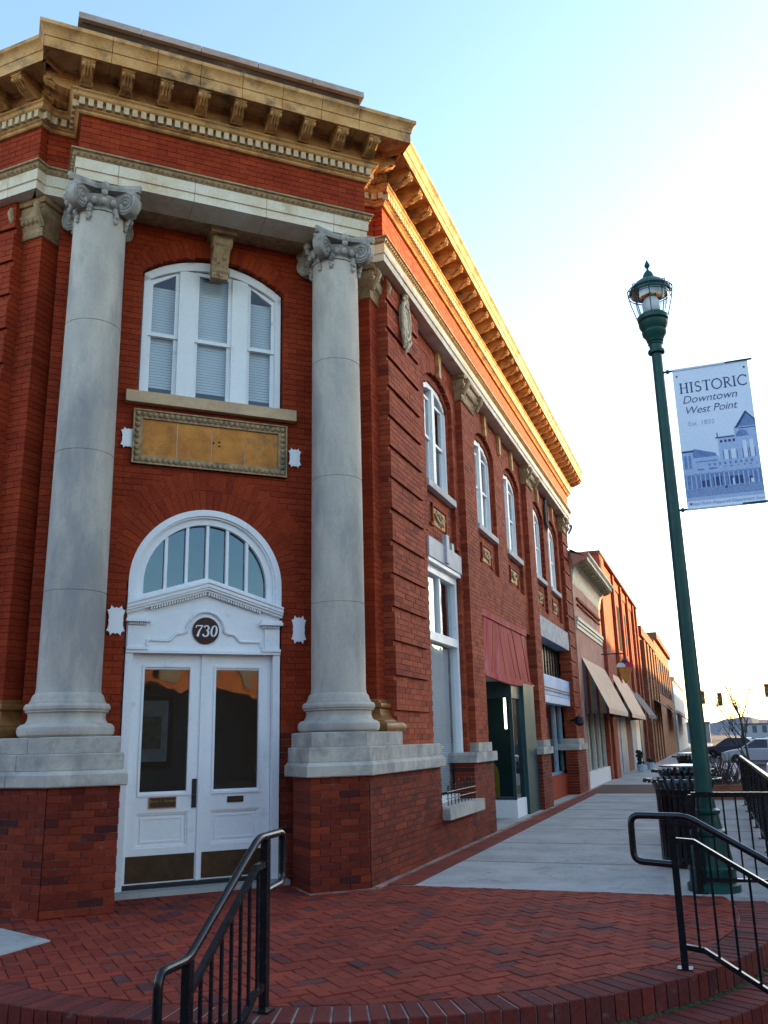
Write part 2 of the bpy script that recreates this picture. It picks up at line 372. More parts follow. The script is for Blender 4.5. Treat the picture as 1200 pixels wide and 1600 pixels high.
B.wall(RS, 23.5, 24.5, 1.33, 7.24, -3.40, .3, kind='st', drop=lambda r, n: .03 if (r % 6) == 5 else 0)
# ------------------------------------------------------------- entablature path (at the frieze plane)
YS, XF, YE, TR = 9.30, -3.31, 24.45, -9.10
half = [(1.64, -8.65), (1.64, TR), ST(-3.42, YS), ST(XF, YS), ST(XF, YE)]
lefth = [(-s, t) for s, t in half]
s0, t0 = ST(XF, 13.2); lefth[-1] = (-s0, t0)
path_st = list(reversed(lefth)) + half
PATH = [Vector(CH(s, t, 0)[:2]) for s, t in path_st]
def offs(path):
    out = []
    for i in range(len(path)):
        ns = []
        if i: a = (path[i] - path[i - 1]).normalized(); ns.append(Vector((a.y, -a.x)))
        if i < len(path) - 1: a = (path[i + 1] - path[i]).normalized(); ns.append(Vector((a.y, -a.x)))
        out.append(ns[0] if len(ns) == 1 else (ns[0] + ns[1]) / (1 + ns[0].dot(ns[1])))
    return out
def sweep(mb, path, prof, O=None):
    O = O or offs(path); n = len(prof)
    rings = [[(p.x + o.x * d, p.y + o.y * d, z) for d, z in prof] for p, o in zip(path, O)]
    vs = [v for r in rings for v in r]; fs = []
    for k in range(len(path) - 1):
        for i in range(n): fs.append((k * n + i, k * n + (i + 1) % n, (k + 1) * n + (i + 1) % n, (k + 1) * n + i))
    fs += [tuple(reversed(range(n))), tuple(range((len(path) - 1) * n, len(path) * n))]
    return mb.add(vs, fs)
def blocks(path, L, gap=.005):
    """cut a path into sub-paths of about L, each with its offset vectors"""
    O = offs(path); res = []; cur = [(path[0], None)]
    segs = []
    for i in range(len(path) - 1):
        ln = (path[i + 1] - path[i]).length; k = max(1, round(ln / L)) if ln > L * 1.2 else 1
        segs.append(k)
    cur_p, cur_o = [path[0]], [offs(path[:2])[0] if True else 0]; cur_o = [O[0]]
    for i in range(len(path) - 1):
        a, b = path[i], path[i + 1]; d = (b - a).normalized(); nn = Vector((d.y, -d.x)); ln = (b - a).length; k = segs[i]
        for j in range(k):
            fr = (j + .5) / k if k > 1 else None
            if k > 1:
                c = a + d * ln * fr
                cur_p.append(c - d * gap / 2); cur_o.append(nn); res.append((cur_p, cur_o)); cur_p, cur_o = [c + d * gap / 2], [nn]
        cur_p.append(b); cur_o.append(O[i + 1])
    res.append((cur_p, cur_o)); return res
def swept(name, prof, m, parent, smooth=None):
    mb = MB(); sweep(mb, PATH, prof); return mb.build(name, m, parent, smooth=smooth)
# frieze bricks on each face of the path
for i in range(len(PATH) - 1):
    a, b = PATH[i], PATH[i + 1]; d = (b - a).normalized(); nn = Vector((d.y, -d.x)); ln = (b - a).length
    def FF(u, dd, z, a=a, d=d, nn=nn): return (a.x + d.x * u + nn.x * dd, a.y + d.y * u + nn.y * dd, z)
    B.wall(FF, 0, ln, 7.53, 7.99, 0, .1, kind='st' if i == len(PATH) - 2 else 'up', joint=.006)
# ------------------------------------------------------------- link the brickwork
wall = B.mort.build('wall', MORT, bld, recalc=False)
stuff(B.mortl.build('plinth_mortar', MORTL, wall, recalc=False))
stuff(B.up.build('upper_bricks', BR, wall, recalc=False)); stuff(B.low.build('plinth_bricks', BL, wall, recalc=False)); stuff(B.st.build('street_bricks', BS, wall, recalc=False))
bm_ = {}
for (F, a0, a1, z0, z1, d, dep) in B.single:
    ln = round(a1 - a0, 3); key = (ln, round(dep, 2))
    if key not in bm_:
        e = .003; x = ln / 2; mb = MB(); h = (BHT - JT) / 2
        # front edges slightly eased
        o = [(-x, 0, -h), (x, 0, -h), (x, 0, h), (-x, 0, h)]; f = [(-x + e, -e, -h + e), (x - e, -e, -h + e), (x - e, -e, h - e), (-x + e, -e, h - e)]; k = [(-x, dep, -h), (x, dep, -h), (x, dep, h), (-x, dep, h)]
        mb.add(f + o + k, [(0, 1, 2, 3)] + [(i + 4, (i + 1) % 4 + 4, (i + 1) % 4, i) for i in range(4)] + [(i + 8, (i + 1) % 4 + 8, (i + 1) % 4 + 4, i + 4) for i in range(4)])
        bm_[key] = mb.mesh('brick', BL)
    A, A2, O2 = Vector(F(a0, d, 0)), Vector(F(a1, d, 0)), Vector(F(a0, d + 1, 0)); ax = (A2 - A).normalized(); out = (O2 - A).normalized()
    if ax.cross(-out).z < 0: ax = -ax
    M = Matrix((ax, -out, Vector((0, 0, 1)))).transposed().to_4x4(); M.translation = (A + A2) / 2 + Vector((0, 0, (z0 + z1) / 2)) + out * .003
    put('brick', bm_[key], wall, M)
# core behind the walls, roof
mb = MB()
core = [CH(1.2, -10.0, 0)[:2], (-4.6, 10.3), (-5.4, 10.3), (-5.4, 24.4), (-14, 24.4), (-14, 14)] + [LS(10.3, -4.6, 0)[:2], CH(-1.2, -10.0, 0)[:2]]
mb.prism([(x, y, -.02) for x, y in core], [(x, y, 8.5) for x, y in core]); mb.build('interior_wall', INTER, bld)
mb = MB()
rf = [PATH[i] for i in range(len(PATH))]; rfp = [(p.x, p.y) for p in rf] + [(-14, 24.4), (-14, 12)]
mb.prism([(x, y, 8.44) for x, y in rfp], [(x, y, 8.6) for x, y in rfp]); mb.build('roof', DARK, bld)
mb = MB(); mb.box(-14, -3.56, 24.2, 24.44, 0, 8.5); mb.build('party_wall', BR, bld)
# ------------------------------------------------------------- plinth stones
ppath = [CH(.85, -9.05, 0), CH(.89, -8.5, 0), CH(1.51, -8.5, 0), (-3.33, 11.06, 0), (-3.75, 11.06, 0)]
ppath = [Vector(p[:2]) for p in ppath]
lpath = [Vector(p[:2]) for p in [LS(13, -3.33, 0), CH(-1.51, -8.5, 0), CH(-.90, -8.5, 0), CH(-.90, -9.05, 0)]]
def course(path, prof, L, name='plinth_stone', m=PLST):
    for p, o in blocks(path, L, .006):
        mb = MB(); sweep(mb, p, prof, o); mb.build(name, m, bld)
for path in (ppath, lpath):
    course(path, [(-.25, 1.06), (.045, 1.06), (.055, 1.07), (.055, 1.165), (.02, 1.20), (-.25, 1.20)], .9)
    course(path, [(-.25, 1.203), (.018, 1.203), (.018, 1.335), (.008, 1.345), (-.25, 1.345)], .7)
# upper course carries only columns and pilasters
course([Vector(p[:2]) for p in [CH(.87, -9.05, 0), CH(.91, -8.52, 0), CH(1.505, -8.52, 0), (-3.35, 9.68, 0), (-3.7, 9.68, 0)]], [(-.3, 1.348), (.0, 1.348), (.0, 1.482), (-.008, 1.49), (-.3, 1.49)], .8)
course([Vector(p[:2]) for p in [LS(9.68, -3.7, 0), LS(9.68, -3.35, 0), CH(-1.505, -8.52, 0), CH(-.915, -8.52, 0), CH(-.915, -9.05, 0)]], [(-.3, 1.348), (.0, 1.348), (.0, 1.482), (-.008, 1.49), (-.3, 1.49)], .55)
mb = MB(); mb.fpoly(CH, [(.95, 1.30), (1.45, 1.30), (1.45, 1.486), (.95, 1.486)], -9.4, -8.7); mb.build('plinth_stone', PLST, bld)
mb = MB(); mb.fpoly(CH, [(-.95, 1.30), (-1.45, 1.30), (-1.45, 1.486), (-.95, 1.486)], -9.4, -8.7); mb.build('plinth_stone', PLST, bld)
for (y0, y1) in ((12.75, 13.93), (18.05, 19.05), (22.9, 24.45)):
    mb = MB(); mb.fpoly(RS, [(y0 - .05, 1.06), (y1 + .05, 1.06), (y1 + .05, 1.165), (y1 + .03, 1.20), (y0 - .03, 1.20), (y0 - .05, 1.165)], -3.9, -3.275); mb.build('plinth_stone', PLST, bld)
    a, b_ = {12.75: (13.17, 14.0), 18.05: (18.52, 19.28), 22.9: (23.47, 24.5)}[y0]
    mb = MB(); mb.fbox(RS, a, b_, 1.203, 1.335, -3.8, -3.36); mb.build('plinth_stone', PLST, bld)
# ------------------------------------------------------------- entablature
for p, o in blocks(PATH, .82, .005):
    mb = MB(); sweep(mb, p, [(-.35, 7.22), (.015, 7.22), (.015, 7.318), (.030, 7.322), (.030, 7.45), (-.35, 7.45)], o); mb.build('architrave_block', TERRAW, bld)
swept('egg_and_dart_moulding', [(-.2, 7.452), (.035, 7.452), (.05, 7.47), (.062, 7.505), (.085, 7.512), (.085, 7.532), (-.2, 7.536)], TERRAD, bld)
mb = MB()
O = offs(PATH)
def along(path, step, d, z, lo=0.04):
    """positions along a path offset outward by d: (x, y, dir, normal)"""
    res = []; Of = offs(path)
    for i in range(len(path) - 1):
        a = path[i] + Of[i] * d; b = path[i + 1] + Of[i + 1] * d; v = b - a
        if v.dot(path[i + 1] - path[i]) <= 0: continue
        dd = v.normalized(); k = max(1, round((v.length - 2 * lo) / step))
        for j in range(k + 1):
            p = a + dd * (lo + (v.length - 2 * lo) * j / k); res.append((p, dd, Vector((dd.y, -dd.x)), i))
    return res
for p, d, nn, i in along(PATH, .062, .05, 0):
    for q, zz in ((0, 7.482),):
        c = Vector((p.x, p.y, zz)); t = Vector((d.x, d.y, 0)); k = Vector((nn.x, nn.y, 0)); u = Vector((0, 0, 1))
        mb.add([c - t * .022 + u * .02, c + t * .022 + u * .02, c + t * .018 - u * .018, c - t * .018 - u * .018, c + k * .024 - u * .002], [(0, 1, 4), (1, 2, 4), (2, 3, 4), (3, 0, 4)])
stuff(mb.build('egg_ornament', TERRAD, bld, smooth=60))
swept('bed_moulding', [(-.1, 7.985), (.035, 7.985), (.05, 8.0), (.045, 8.02), (.07, 8.035), (.07, 8.045), (.045, 8.047), (.045, 8.138), (.10, 8.14), (.115, 8.155), (.12, 8.19), (.14, 8.205), (.14, 8.222), (.09, 8.226), (.09, 8.40), (.12, 8.405), (.13, 8.43), (-.1, 8.43)], TERRA, bld, smooth=35)
# dentils
DENTM = mat('dentil_cream', (.66, .54, .36), .6, (.56, .42, .25), scale=9)
dm = {}
for p, d, nn, i in along(PATH, .092, .045, 0, .03):
    street = i >= len(PATH) - 2 or i == 0
    M = Matrix((Vector((d.x, d.y, 0)), Vector((-nn.x, -nn.y, 0)), Vector((0, 0, 1)))).transposed().to_4x4(); M.translation = (p.x, p.y, 8.05)
    if 'd' not in dm: dm['d'] = MB().box(-.028, .028, -.062, .02, 0, .084).mesh('dentil', DENTM); dm['s'] = MB()
    if street and p.y > 12: dm['s'].add([M @ Vector(v) for v in MB().box(-.028, .028, -.062, .02, 0, .084).v], MB().box(0, 1, 0, 1, 0, 1).f)
    else: put('dentil', dm['d'], bld, M)
stuff(dm['s'].build('dentil_course', DENTM, bld))
# modillions: scrolled bracket with cap
def modillion():
    sp = [(.0, .0), (.05, -.03), (.10, -.045), (.16, -.03), (.20, .0), (.24, .045), (.275, .055), (.30, .075), (.305, .11), (.28, .135), (0, .135)]
    mb = MB(); w_ = .058
    sp = [(x, .135 - (.135 - z) * .74) for x, z in sp]
    mb.prism([(-w_, -x, z) for x, z in sp], [(w_, -x, z) for x, z in sp])
    mb.box(-.078, .078, -.325, 0, .135, .185)
    mb.box(-.068, .068, -.315, 0, .12, .137)
    for sx in (-.03, 0, .03):                        # reeded front and rolls
        mb.tube([(sx, -.20, .026), (sx, -.255, .06), (sx, -.30, .08), (sx, -.318, .11)], .012, 6)
    for (yy, zz, rr) in ((-.275, .096, .032), (-.07, .026, .032)):
        mb.add(*cyl_x(-.066, .066, yy, zz, rr))
    return mb.mesh('modillion', TERRA, 40)
def cyl_x(x0, x1, y, z, r, n=12):
    o = MB(); o.prism([(x0, y + r * math.cos(2 * math.pi * k / n), z + r * math.sin(2 * math.pi * k / n)) for k in range(n)], [(x1, y + r * math.cos(2 * math.pi * k / n), z + r * math.sin(2 * math.pi * k / n)) for k in range(n)]); return o.v, o.f
mod = modillion()
for p, d, nn, i in along(PATH, .41, .09, 0, .10):
    if (PATH[i + 1] - PATH[i]).length < .3: continue
    M = Matrix((Vector((d.x, d.y, 0)), Vector((-nn.x, -nn.y, 0)), Vector((0, 0, 1)))).transposed().to_4x4(); M.translation = (p.x, p.y, 8.235)
    put('modillion', mod, bld, M)
for p, o in blocks(PATH, .46, .006):
    mb = MB(); sweep(mb, p, [(-.2, 8.425), (.40, 8.425), (.405, 8.375), (.435, 8.375), (.435, 8.50), (.445, 8.505), (.448, 8.535), (.455, 8.565), (.475, 8.60), (.492, 8.615), (.492, 8.66), (.40, 8.70), (-.2, 8.72)], o)
    mb.build('cornice_block', TERRA, bld, smooth=30)
# parapet on the canted front
mb = MB(); mb.fbox(CH, -1.70, 1.70, 8.6, 9.42, -9.35, -8.92); mb.build('parapet', mat('parapet_dark', (.075, .042, .028), .9, (.05, .03, .022), stain=(.16, .12, .09), stain_scale=3), bld)
for k in range(5):
    a = -1.75 + k * .70; mb = MB(); mb.fpoly(CH, [(a + .004, 9.42), (a + .696, 9.42), (a + .696, 9.50), (a + .004, 9.50)], -9.40, -8.86); mb.build('coping', mat('coping', (.42, .36, .33), .7, (.34, .26, .22), stain=(.26, .20, .17)), bld)
# soffit between architrave and wall
mb = MB(); mb.fbox(CH, -1.6, 1.6, 7.235, 7.30, -9.32, -8.9); mb.build('soffit', TERRAD, bld)
# ------------------------------------------------------------- columns
def spiral(mb, c, ax, up, out, r, side):
    """volute: disc with a raised spiral on each face. ax: disc axis"""
    n = 24; th = .05
    rim = [(c + (out * math.cos(2 * math.pi * k / n) + up * math.sin(2 * math.pi * k / n)) * r) for k in range(n)]
    mb.prism([p - ax * th for p in rim], [p + ax * th for p in rim])
    for sg in (-1, 1):
        pts = []; rad = []
        for k in range(44):
            a = -k * 2 * math.pi / 16 + math.pi * .5; q = r * (1 - k / 50.) * .96
            pts.append(c + (out * math.cos(a) + up * math.sin(a)) * q + ax * sg * (th + .004)); rad.append(.013 * (1 - k / 90.))
        mb.tube(pts, rad, 6); mb.ball(c + ax * sg * (th + .006), .022, 8)
def column(a):
    base_z = 1.49
    def sh(z): return .292 - .030 * max(0, (z - .9)) ** 1.15 / 5.0 ** 1.0 * .62
    prof = [(.325, .36), (.32, .375), (.298, .40)]
    joints = [1.35, 2.75, 4.15]; z = .42
    top = 6.93 - base_z
    zs = [.45 + k * (top - .45) / 36 for k in range(37)]
    for z in zs:
        for j in list(joints):
            if z > j: prof += [(sh(j - .004), j - .004), (sh(j) - .006, j - .002), (sh(j) - .006, j + .002), (sh(j + .004), j + .004)]; joints.remove(j)
        prof.append((sh(z), z))
    col = put('column', MB().lathe(prof, 48).mesh('column', SHAFT, 30), bld, ch_mat(a, -8.95, base_z))
    bp = [(.40, .0), (.425, .02), (.435, .055), (.43, .09), (.405, .115), (.385, .12), (.37, .125), (.352, .15), (.345, .18), (.35, .215), (.372, .225), (.372, .235), (.386, .25), (.388, .275), (.372, .30), (.345, .305), (.345, .32), (.335, .325), (.325, .36)]
    put('column_base', MB().lathe(bp, 48).mesh('column_base', SHAFT, 30), col, ch_mat(a, -8.95, base_z))
    Mc = ch_mat(a, -8.95, 6.90)
    mb = MB(); mb.lathe([(.262, -.0), (.285, .008), (.285, .03), (.265, .04), (.27, .06), (.33, .13), (.345, .155), (.30, .17), (.25, .18)], 40)
    put('capital_bell', mb.mesh('capital_bell', LIME, 35), col, Mc)
    mb = MB()
    for k in range(20):
        t = 2 * math.pi * k / 20; mb.ball((.315 * math.cos(t), .315 * math.sin(t), .095), .034, 8, (1, 1, 1.35))
    put('egg_ornament', mb.mesh('egg_ornament', LIME, 60), col, Mc)
    # abacus with hollowed sides
    ring = []
    for q in range(4):
        c0 = math.pi / 4 + q * math.pi / 2
        for k in range(-4, 5):
            u = k / 4.; rr = .295 + .085 * u * u
            tang = (math.cos(q * math.pi / 2 + math.pi / 2), math.sin(q * math.pi / 2 + math.pi / 2)); nrm = (math.cos(q * math.pi / 2), math.sin(q * math.pi / 2))
            ring.append((nrm[0] * rr + tang[0] * u * .355, nrm[1] * rr + tang[1] * u * .355))
    mb = MB(); mb.prism([(x * .96, y * .96, .255) for x, y in ring], [(x, y, .285) for x, y in ring]); mb.prism([(x, y, .286) for x, y in ring], [(x, y, .325) for x, y in ring])
    put('abacus', mb.mesh('abacus', LIME), col, Mc)
    for q in range(4):
        t = math.pi / 4 + q * math.pi / 2; out = Vector((math.cos(t), math.sin(t), 0)); ax = Vector((-math.sin(t), math.cos(t), 0))
        mb = MB(); spiral(mb, out * .365 + Vector((0, 0, .13)), ax, Vector((0, 0, 1)), out, .128, 1)
        # cushion joining volute and abacus
        mb.hexa([out * .22 - ax * .05 + Vector((0, 0, .19)), out * .47 - ax * .05 + Vector((0, 0, .19)), out * .47 + ax * .05 + Vector((0, 0, .19)), out * .22 + ax * .05 + Vector((0, 0, .19)), out * .22 - ax * .06 + Vector((0, 0, .258)), out * .47 - ax * .06 + Vector((0, 0, .258)), out * .47 + ax * .06 + Vector((0, 0, .258)), out * .22 + ax * .06 + Vector((0, 0, .258))])
        put('volute', mb.mesh('volute', LIME, 40), col, Mc)
        rnd = random.Random(q)
        for s_ in (-1, 1):
            mb = MB()
            for k in range(5):
                tt = t + s_ * (.30 - .012 * k); rr = .29
                mb.ball((rr * math.cos(tt) + rnd.uniform(-.012, .012), rr * math.sin(tt) + rnd.uniform(-.012, .012), .03 - k * .033), .034 - .003 * k, 8, (1, 1, 1.1))
            put('festoon', mb.mesh('festoon', LIME, 50), col, Mc)
        nm = (math.cos(q * math.pi / 2), math.sin(q * math.pi / 2))
        mb = MB(); mb.ball((nm[0] * .35, nm[1] * .35, .245), .05, 8, (1, 1, 1.2)); mb.ball((nm[0] * .345, nm[1] * .345, .185), .035, 8, (1, 1, 1.3))
        put('rosette', mb.mesh('rosette', LIME, 50), col, Mc)
column(-1.36); column(1.36)
# ------------------------------------------------------------- pilaster bases and capitals
def pil_ring(F, a0, a1, db, df, prof):
    """square moulding round three sides of a pilaster: prof (grow, z)"""
    mb = MB(); rings = []
    for g, z in prof: rings.append([F(a0 - g, db, z), F(a0 - g, df + g, z), F(a1 + g, df + g, z), F(a1 + g, db, z)])
    vs = [v for r in rings for v in r]; n = 4; fs = []
    for k in range(len(prof) - 1):
        for i in range(4): fs.append((k * 4 + i, k * 4 + (i + 1) % 4, (k + 1) * 4 + (i + 1) % 4, (k + 1) * 4 + i))
    fs += [(3, 2, 1, 0), tuple(len(vs) - 4 + i for i in range(4))]
    return mb.add(vs, fs)
CAPP = [(.0, 6.80), (.02, 6.80), (.03, 6.815), (.02, 6.83), (.03, 6.85), (.02, 6.86), (.025, 6.90), (.05, 6.96), (.085, 7.02), (.09, 7.05), (.065, 7.055), (.07, 7.06), (.07, 7.155), (.10, 7.16), (.115, 7.185), (.115, 7.222)]
def pil_cap(F, a0, a1, db, df):
    cap = pil_ring(F, a0, a1, db, df, CAPP).build('pilaster_capital', TERRAD, bld)
    mb = MB(); rnd = random.Random(3)
    for sg in (0, 1):                                      # corner leaf scrolls, eggs
        a = a0 - .05 if sg == 0 else a1 + .05
        P = [Vector(F(a, df + .06 + x, 6.88 + z)) for x, z in ((0, 0), (.03, .06), (.07, .12), (.10, .20), (.085, .25), (.05, .25), (.045, .21), (.07, .19))]
        mb.tube(P, [.03, .034, .036, .034, .03, .026, .022, .016], 6)
    k = max(3, round((a1 - a0) / .075))
    for i in range(k): mb.ball(F(a0 + (i + .5) * (a1 - a0) / k, df + .055, 6.985), .032, 8, (1, 1, 1.2))
    mb.build('capital_leaf', TERRAD, cap, smooth=50)
for F in (RS, LS):
    pil_cap(F, 9.40, 9.67, -3.80, -3.545)
    pil_ring(F, 9.40, 9.67, -3.80, -3.545, [(.17, 1.49), (.185, 1.52), (.185, 1.56), (.165, 1.59), (.14, 1.60), (.135, 1.615), (.08, 1.65), (.055, 1.70), (.05, 1.74), (.075, 1.755), (.08, 1.78), (.07, 1.80), (.03, 1.81), (.02, 1.84), (0, 1.85)]).build('pilaster_base', GOLDP, bld, smooth=45)
for a0, a1 in ((13.2, 13.97), (18.55, 19.25), (23.52, 24.28)): pil_cap(RS, a0, a1, -3.7, -3.40)
# ------------------------------------------------------------- front door
dw = TW - .09
J = .815
MB().fbox(CH, -J, -J + .075, 0, 2.33, dw - .04, TW - .005).build('door_jamb', WHITE, bld); MB().fbox(CH, J - .075, J, 0, 2.33, dw - .04, TW - .005).build('door_jamb', WHITE, bld)
mb = MB(); mb.fpoly(CH, [(-.95, .0), (.9, .0), (.9, .05), (-.95, .05)], TW - .2, TW + .14); mb.build('threshold', CONC, bld)
mb = MB(); mb.fbox(CH, -J, J, .05, .085, dw - .05, dw + .045); mb.build('door_sill', BLACKM, bld)
def leaf(a0, a1, hand):
    m_ = .004; z0, z1 = .09, 2.325; d1 = dw; d0 = dw - .045
    st = .11; g0, g1 = .93, 2.18
    mb = MB(); x0, x1 = a0 + m_, a1 - m_
    mb.fbox(CH, x0, x0 + st, z0, z1, d0, d1); mb.fbox(CH, x1 - st, x1, z0, z1, d0, d1)
    mb.fbox(CH, x0 + st, x1 - st, g1, z1, d0, d1 - .001); mb.fbox(CH, x0 + st, x1 - st, .745, g0, d0, d1 - .001); mb.fbox(CH, x0 + st, x1 - st, z0, .42, d0, d1 - .001)
    door = mb.build('door', WHITE, bld)
    i0, i1 = x0 + st, x1 - st
    MB().fbox(CH, i0, i1, g0, g1, d0 + .018, d0 + .024).build('pane', GLASSD, door)
    mb = MB()
    def frame(z0, z1, w, dd, inset=0):
        o = [(i0 + inset, z0 + inset), (i1 - inset, z0 + inset), (i1 - inset, z1 - inset), (i0 + inset, z1 - inset)]; i_ = [(i0 + inset + w, z0 + inset + w), (i1 - inset - w, z0 + inset + w), (i1 - inset - w, z1 - inset - w), (i0 + inset + w, z1 - inset - w)]
        mb.fring(CH, o, i_, d0 + .01, dd)
    frame(g0 - .025, g1 + .025, .022, d1 + .012); frame(g0, g1, .018, d1 - .008)
    frame(.42, .745, .018, d1 - .012); mb.fbox(CH, i0 + .018, i1 - .018, .438, .727, d0 + .01, d1 - .026); frame(.42, .745, .016, d1 - .019, .045)
    mb.build('door_moulding', WHITE, door)
    MB().fbox(CH, x0 + .03, x1 - .03, .105, .35, d1, d1 + .006).build('kick_plate', BRASS, door)
    c = (i0 + i1) / 2
    if hand:
        MB().fring(CH, [(c - .135, .79), (c + .135, .79), (c + .135, .895), (c - .135, .895)], [(c - .127, .798), (c + .127, .798), (c + .127, .887), (c - .127, .887)], d1, d1 + .014).build('name_plate_edge', COPPER, door)
        pl = MB().fbox(CH, c - .127, c + .127, .798, .887, d1, d1 + .009).build('name_plate', BRASS, door)
        MB().fbox(CH, x1 - .075, x1 - .028, .78, 1.06, d1, d1 + .012).build('handle_plate', BLACKM, door)
        mb = MB(); mb.tube([CH(x1 - .052, d1 + .01, .90), CH(x1 - .052, d1 + .06, .905), CH(x1 - .085, d1 + .065, .905)], .011, 8); mb.build('handle', BRASS, door)
    else:
        MB().fbox(CH, c - .085, c + .085, .815, .875, d1, d1 + .010).build('mail_slot', BLACKM, door)
        MB().fbox(CH, c - .066, c + .066, .832, .860, d1 + .010, d1 + .013).build('mail_flap', BRASS, door)
    return door
MB().fbox(CH, -1.1, 1.1, .02, .07, -9.99, dw - .06).build('hall_floor', mat('hall_floor', (.20, .23, .26), .6), bld)
pic = MB().fbox(CH, -.66, -.20, 1.18, 1.92, -9.985, -9.95).build('framed_picture', BLACKM, bld); MB().fbox(CH, -.61, -.25, 1.23, 1.87, -9.95, -9.945).build('picture_mount', mat('picture_mount', (.42, .42, .40), .9), pic); MB().fbox(CH, -.54, -.32, 1.36, 1.70, -9.945, -9.94).build('picture_print', mat('picture_print', (.22, .20, .14), .9, (.10, .11, .10), scale=14), pic)
MB().fbox(CH, .12, .55, .02, .75, -9.98, -9.75).build('cabinet', mat('dark_wood', (.06, .035, .02), .5), bld)
d1_ = leaf(-J + .075, -.002, True); d2_ = leaf(.002, J - .075, False)
MB().fbox(CH, -.022, .022, .09, 2.32, dw, dw + .018).build('meeting_bead', WHITE, d1_)
def text_mesh(body, size, m, extrude=.001, shear=0., offset=0., spacing=1.0, align='CENTER'):
    cu = bpy.data.curves.new('lettering', 'FONT'); cu.body = body; cu.size = size; cu.extrude = extrude; cu.shear = shear; cu.offset = offset; cu.space_character = spacing
    cu.align_x = align; cu.align_y = 'CENTER'
    o = bpy.data.objects.new('lettering', cu); COL.objects.link(o); dg = bpy.context.evaluated_depsgraph_get(); dg.update()
    me = bpy.data.meshes.new_from_object(o.evaluated_get(dg)); bpy.data.objects.remove(o); me.materials.clear(); me.materials.append(m); return me
STAND = Matrix.Rotation(math.pi / 2, 4, 'X')      # text plane upright, facing local -y
LETT = mat('brass_lettering', (.42, .27, .10), .4, metal=.4)
put('lettering', text_mesh('Bruce C. Stewart', .036, LETT), d1_, ch_mat((-J + .075 - .002) / 2, dw + .011, .857) @ STAND)
# head board, pediment
zb = 2.33; ez, az = 2.78, 3.03            # eave and apex of the pediment
mb = MB(); mb.fpoly(CH, [(-J, zb), (J, zb), (J, ez), (0, az), (-J, ez)], dw - .04, TW - .03); tymp = mb.build('pediment_board', WHITE, bld)
mb = MB(); mb.fbox(CH, -J + .0, J, zb - .01, zb + .022, TW - .03, TW + .012); mb.build('head_moulding', WHITE, tymp)
for sg in (-1, 1):
    mb = MB()
    mb.fbox(CH, min(sg * .60, sg * J), max(sg * .60, sg * J), zb + .022, zb + .05, TW - .03, TW + .03)       # pilaster blocks under the eaves
    mb.fbox(CH, min(sg * .64, sg * (J - .01)), max(sg * .64, sg * (J - .01)), zb + .05, 2.60, TW - .03, TW + .008)
    mb.fbox(CH, min(sg * .58, sg * .83), max(sg * .58, sg * .83), 2.635, 2.665, TW - .03, TW + .06)
    mb.fbox(CH, min(sg * .60, sg * .82), max(sg * .60, sg * .82), 2.665, 2.69, TW - .03, TW + .045)
    mb.build('pediment_block', WHITE, tymp)
    mb = MB()
    for k in range(9): a = sg * (.625 + k * .021); mb.fbox(CH, a - .006, a + .006, 2.604, 2.633, TW - .03, TW + .03)
    stuff(mb.build('small_dentils', WHITE, tymp))
    mb = MB(); sl = (az - ez) / J
    def rk(a, off): return ez + (J - abs(a)) * sl + off
    for (o0, o1, d) in ((-.055, -.03, .03), (-.03, -.005, .055), (-.005, .035, .07), (.035, .055, .085)):
        mb.fpoly(CH, [(sg * .0, rk(0, o0)), (sg * .83, rk(.83, o0)), (sg * .83, rk(.83, o1)), (sg * .0, rk(0, o1))], TW - .03, TW + d)
    mb.build('raking_cornice', WHITE, tymp)
    mb = MB()
    for k in range(30):
        a = sg * (.02 + k * .0265); z = rk(a, -.085)
        if abs(a) < .6: mb.fbox(CH, a - .0075, a + .0075, z, z + .03, TW - .03, TW + .022)
    stuff(mb.build('small_dentils', WHITE, tymp))
def arcp(cx, cz, r, t0, t1, n): return [(cx + r * math.cos(t0 + (t1 - t0) * k / n), cz + r * math.sin(t0 + (t1 - t0) * k / n)) for k in range(n + 1)]
cz7 = 2.565
curve = [(-.60, 2.395), (-.595, 2.455), (-.42, 2.455)] + arcp(-.40, 2.515, .06, -math.pi / 2, -.35, 5) + [(-.30, 2.53), (-.255, 2.53)]
curve += arcp(0, cz7, .20, math.pi + .05, -.05, 14) + [(.255, 2.53), (.30, 2.53)] + arcp(.40, 2.515, .06, math.pi + .35, 1.5 * math.pi, 5) + [(.42, 2.455), (.595, 2.455), (.60, 2.395)]
mb = MB(); mb.tube([CH(a, TW - .022, z) for a, z in curve], .018, 6); mb.build('curved_moulding', WHITE, tymp, smooth=60)
DISC = mat('number_disc', (.045, .009, .008), .35, (.028, .008, .008), scale=20)
mb = MB(); mb.fpoly(CH, arcp(0, cz7, .142, 0, 2 * math.pi, 36)[:-1], TW - .03, TW - .012); disc = mb.build('number_disc', DISC, tymp)
def numeral(strokes, x):
    mb = MB()
    for pts in strokes:
        for (ax, az_, aw), (bx_, bz_, bw) in zip(pts[:-1], pts[1:]):
            A, Bq = Vector((ax + az_ * .12, az_)), Vector((bx_ + bz_ * .12, bz_)); d = (Bq - A).normalized(); n_ = Vector((-d.y, d.x)); A = A - d * .02; Bq = Bq + d * .02
            q = [A - n_ * aw, Bq - n_ * bw, Bq + n_ * bw, A + n_ * aw]; mb.fpoly(CH, [(x + p.x * .115, cz7 - .06 + p.y * .115) for p in q], TW - .012, TW - .007)
    mb.build('numeral', PLATE, tymp)
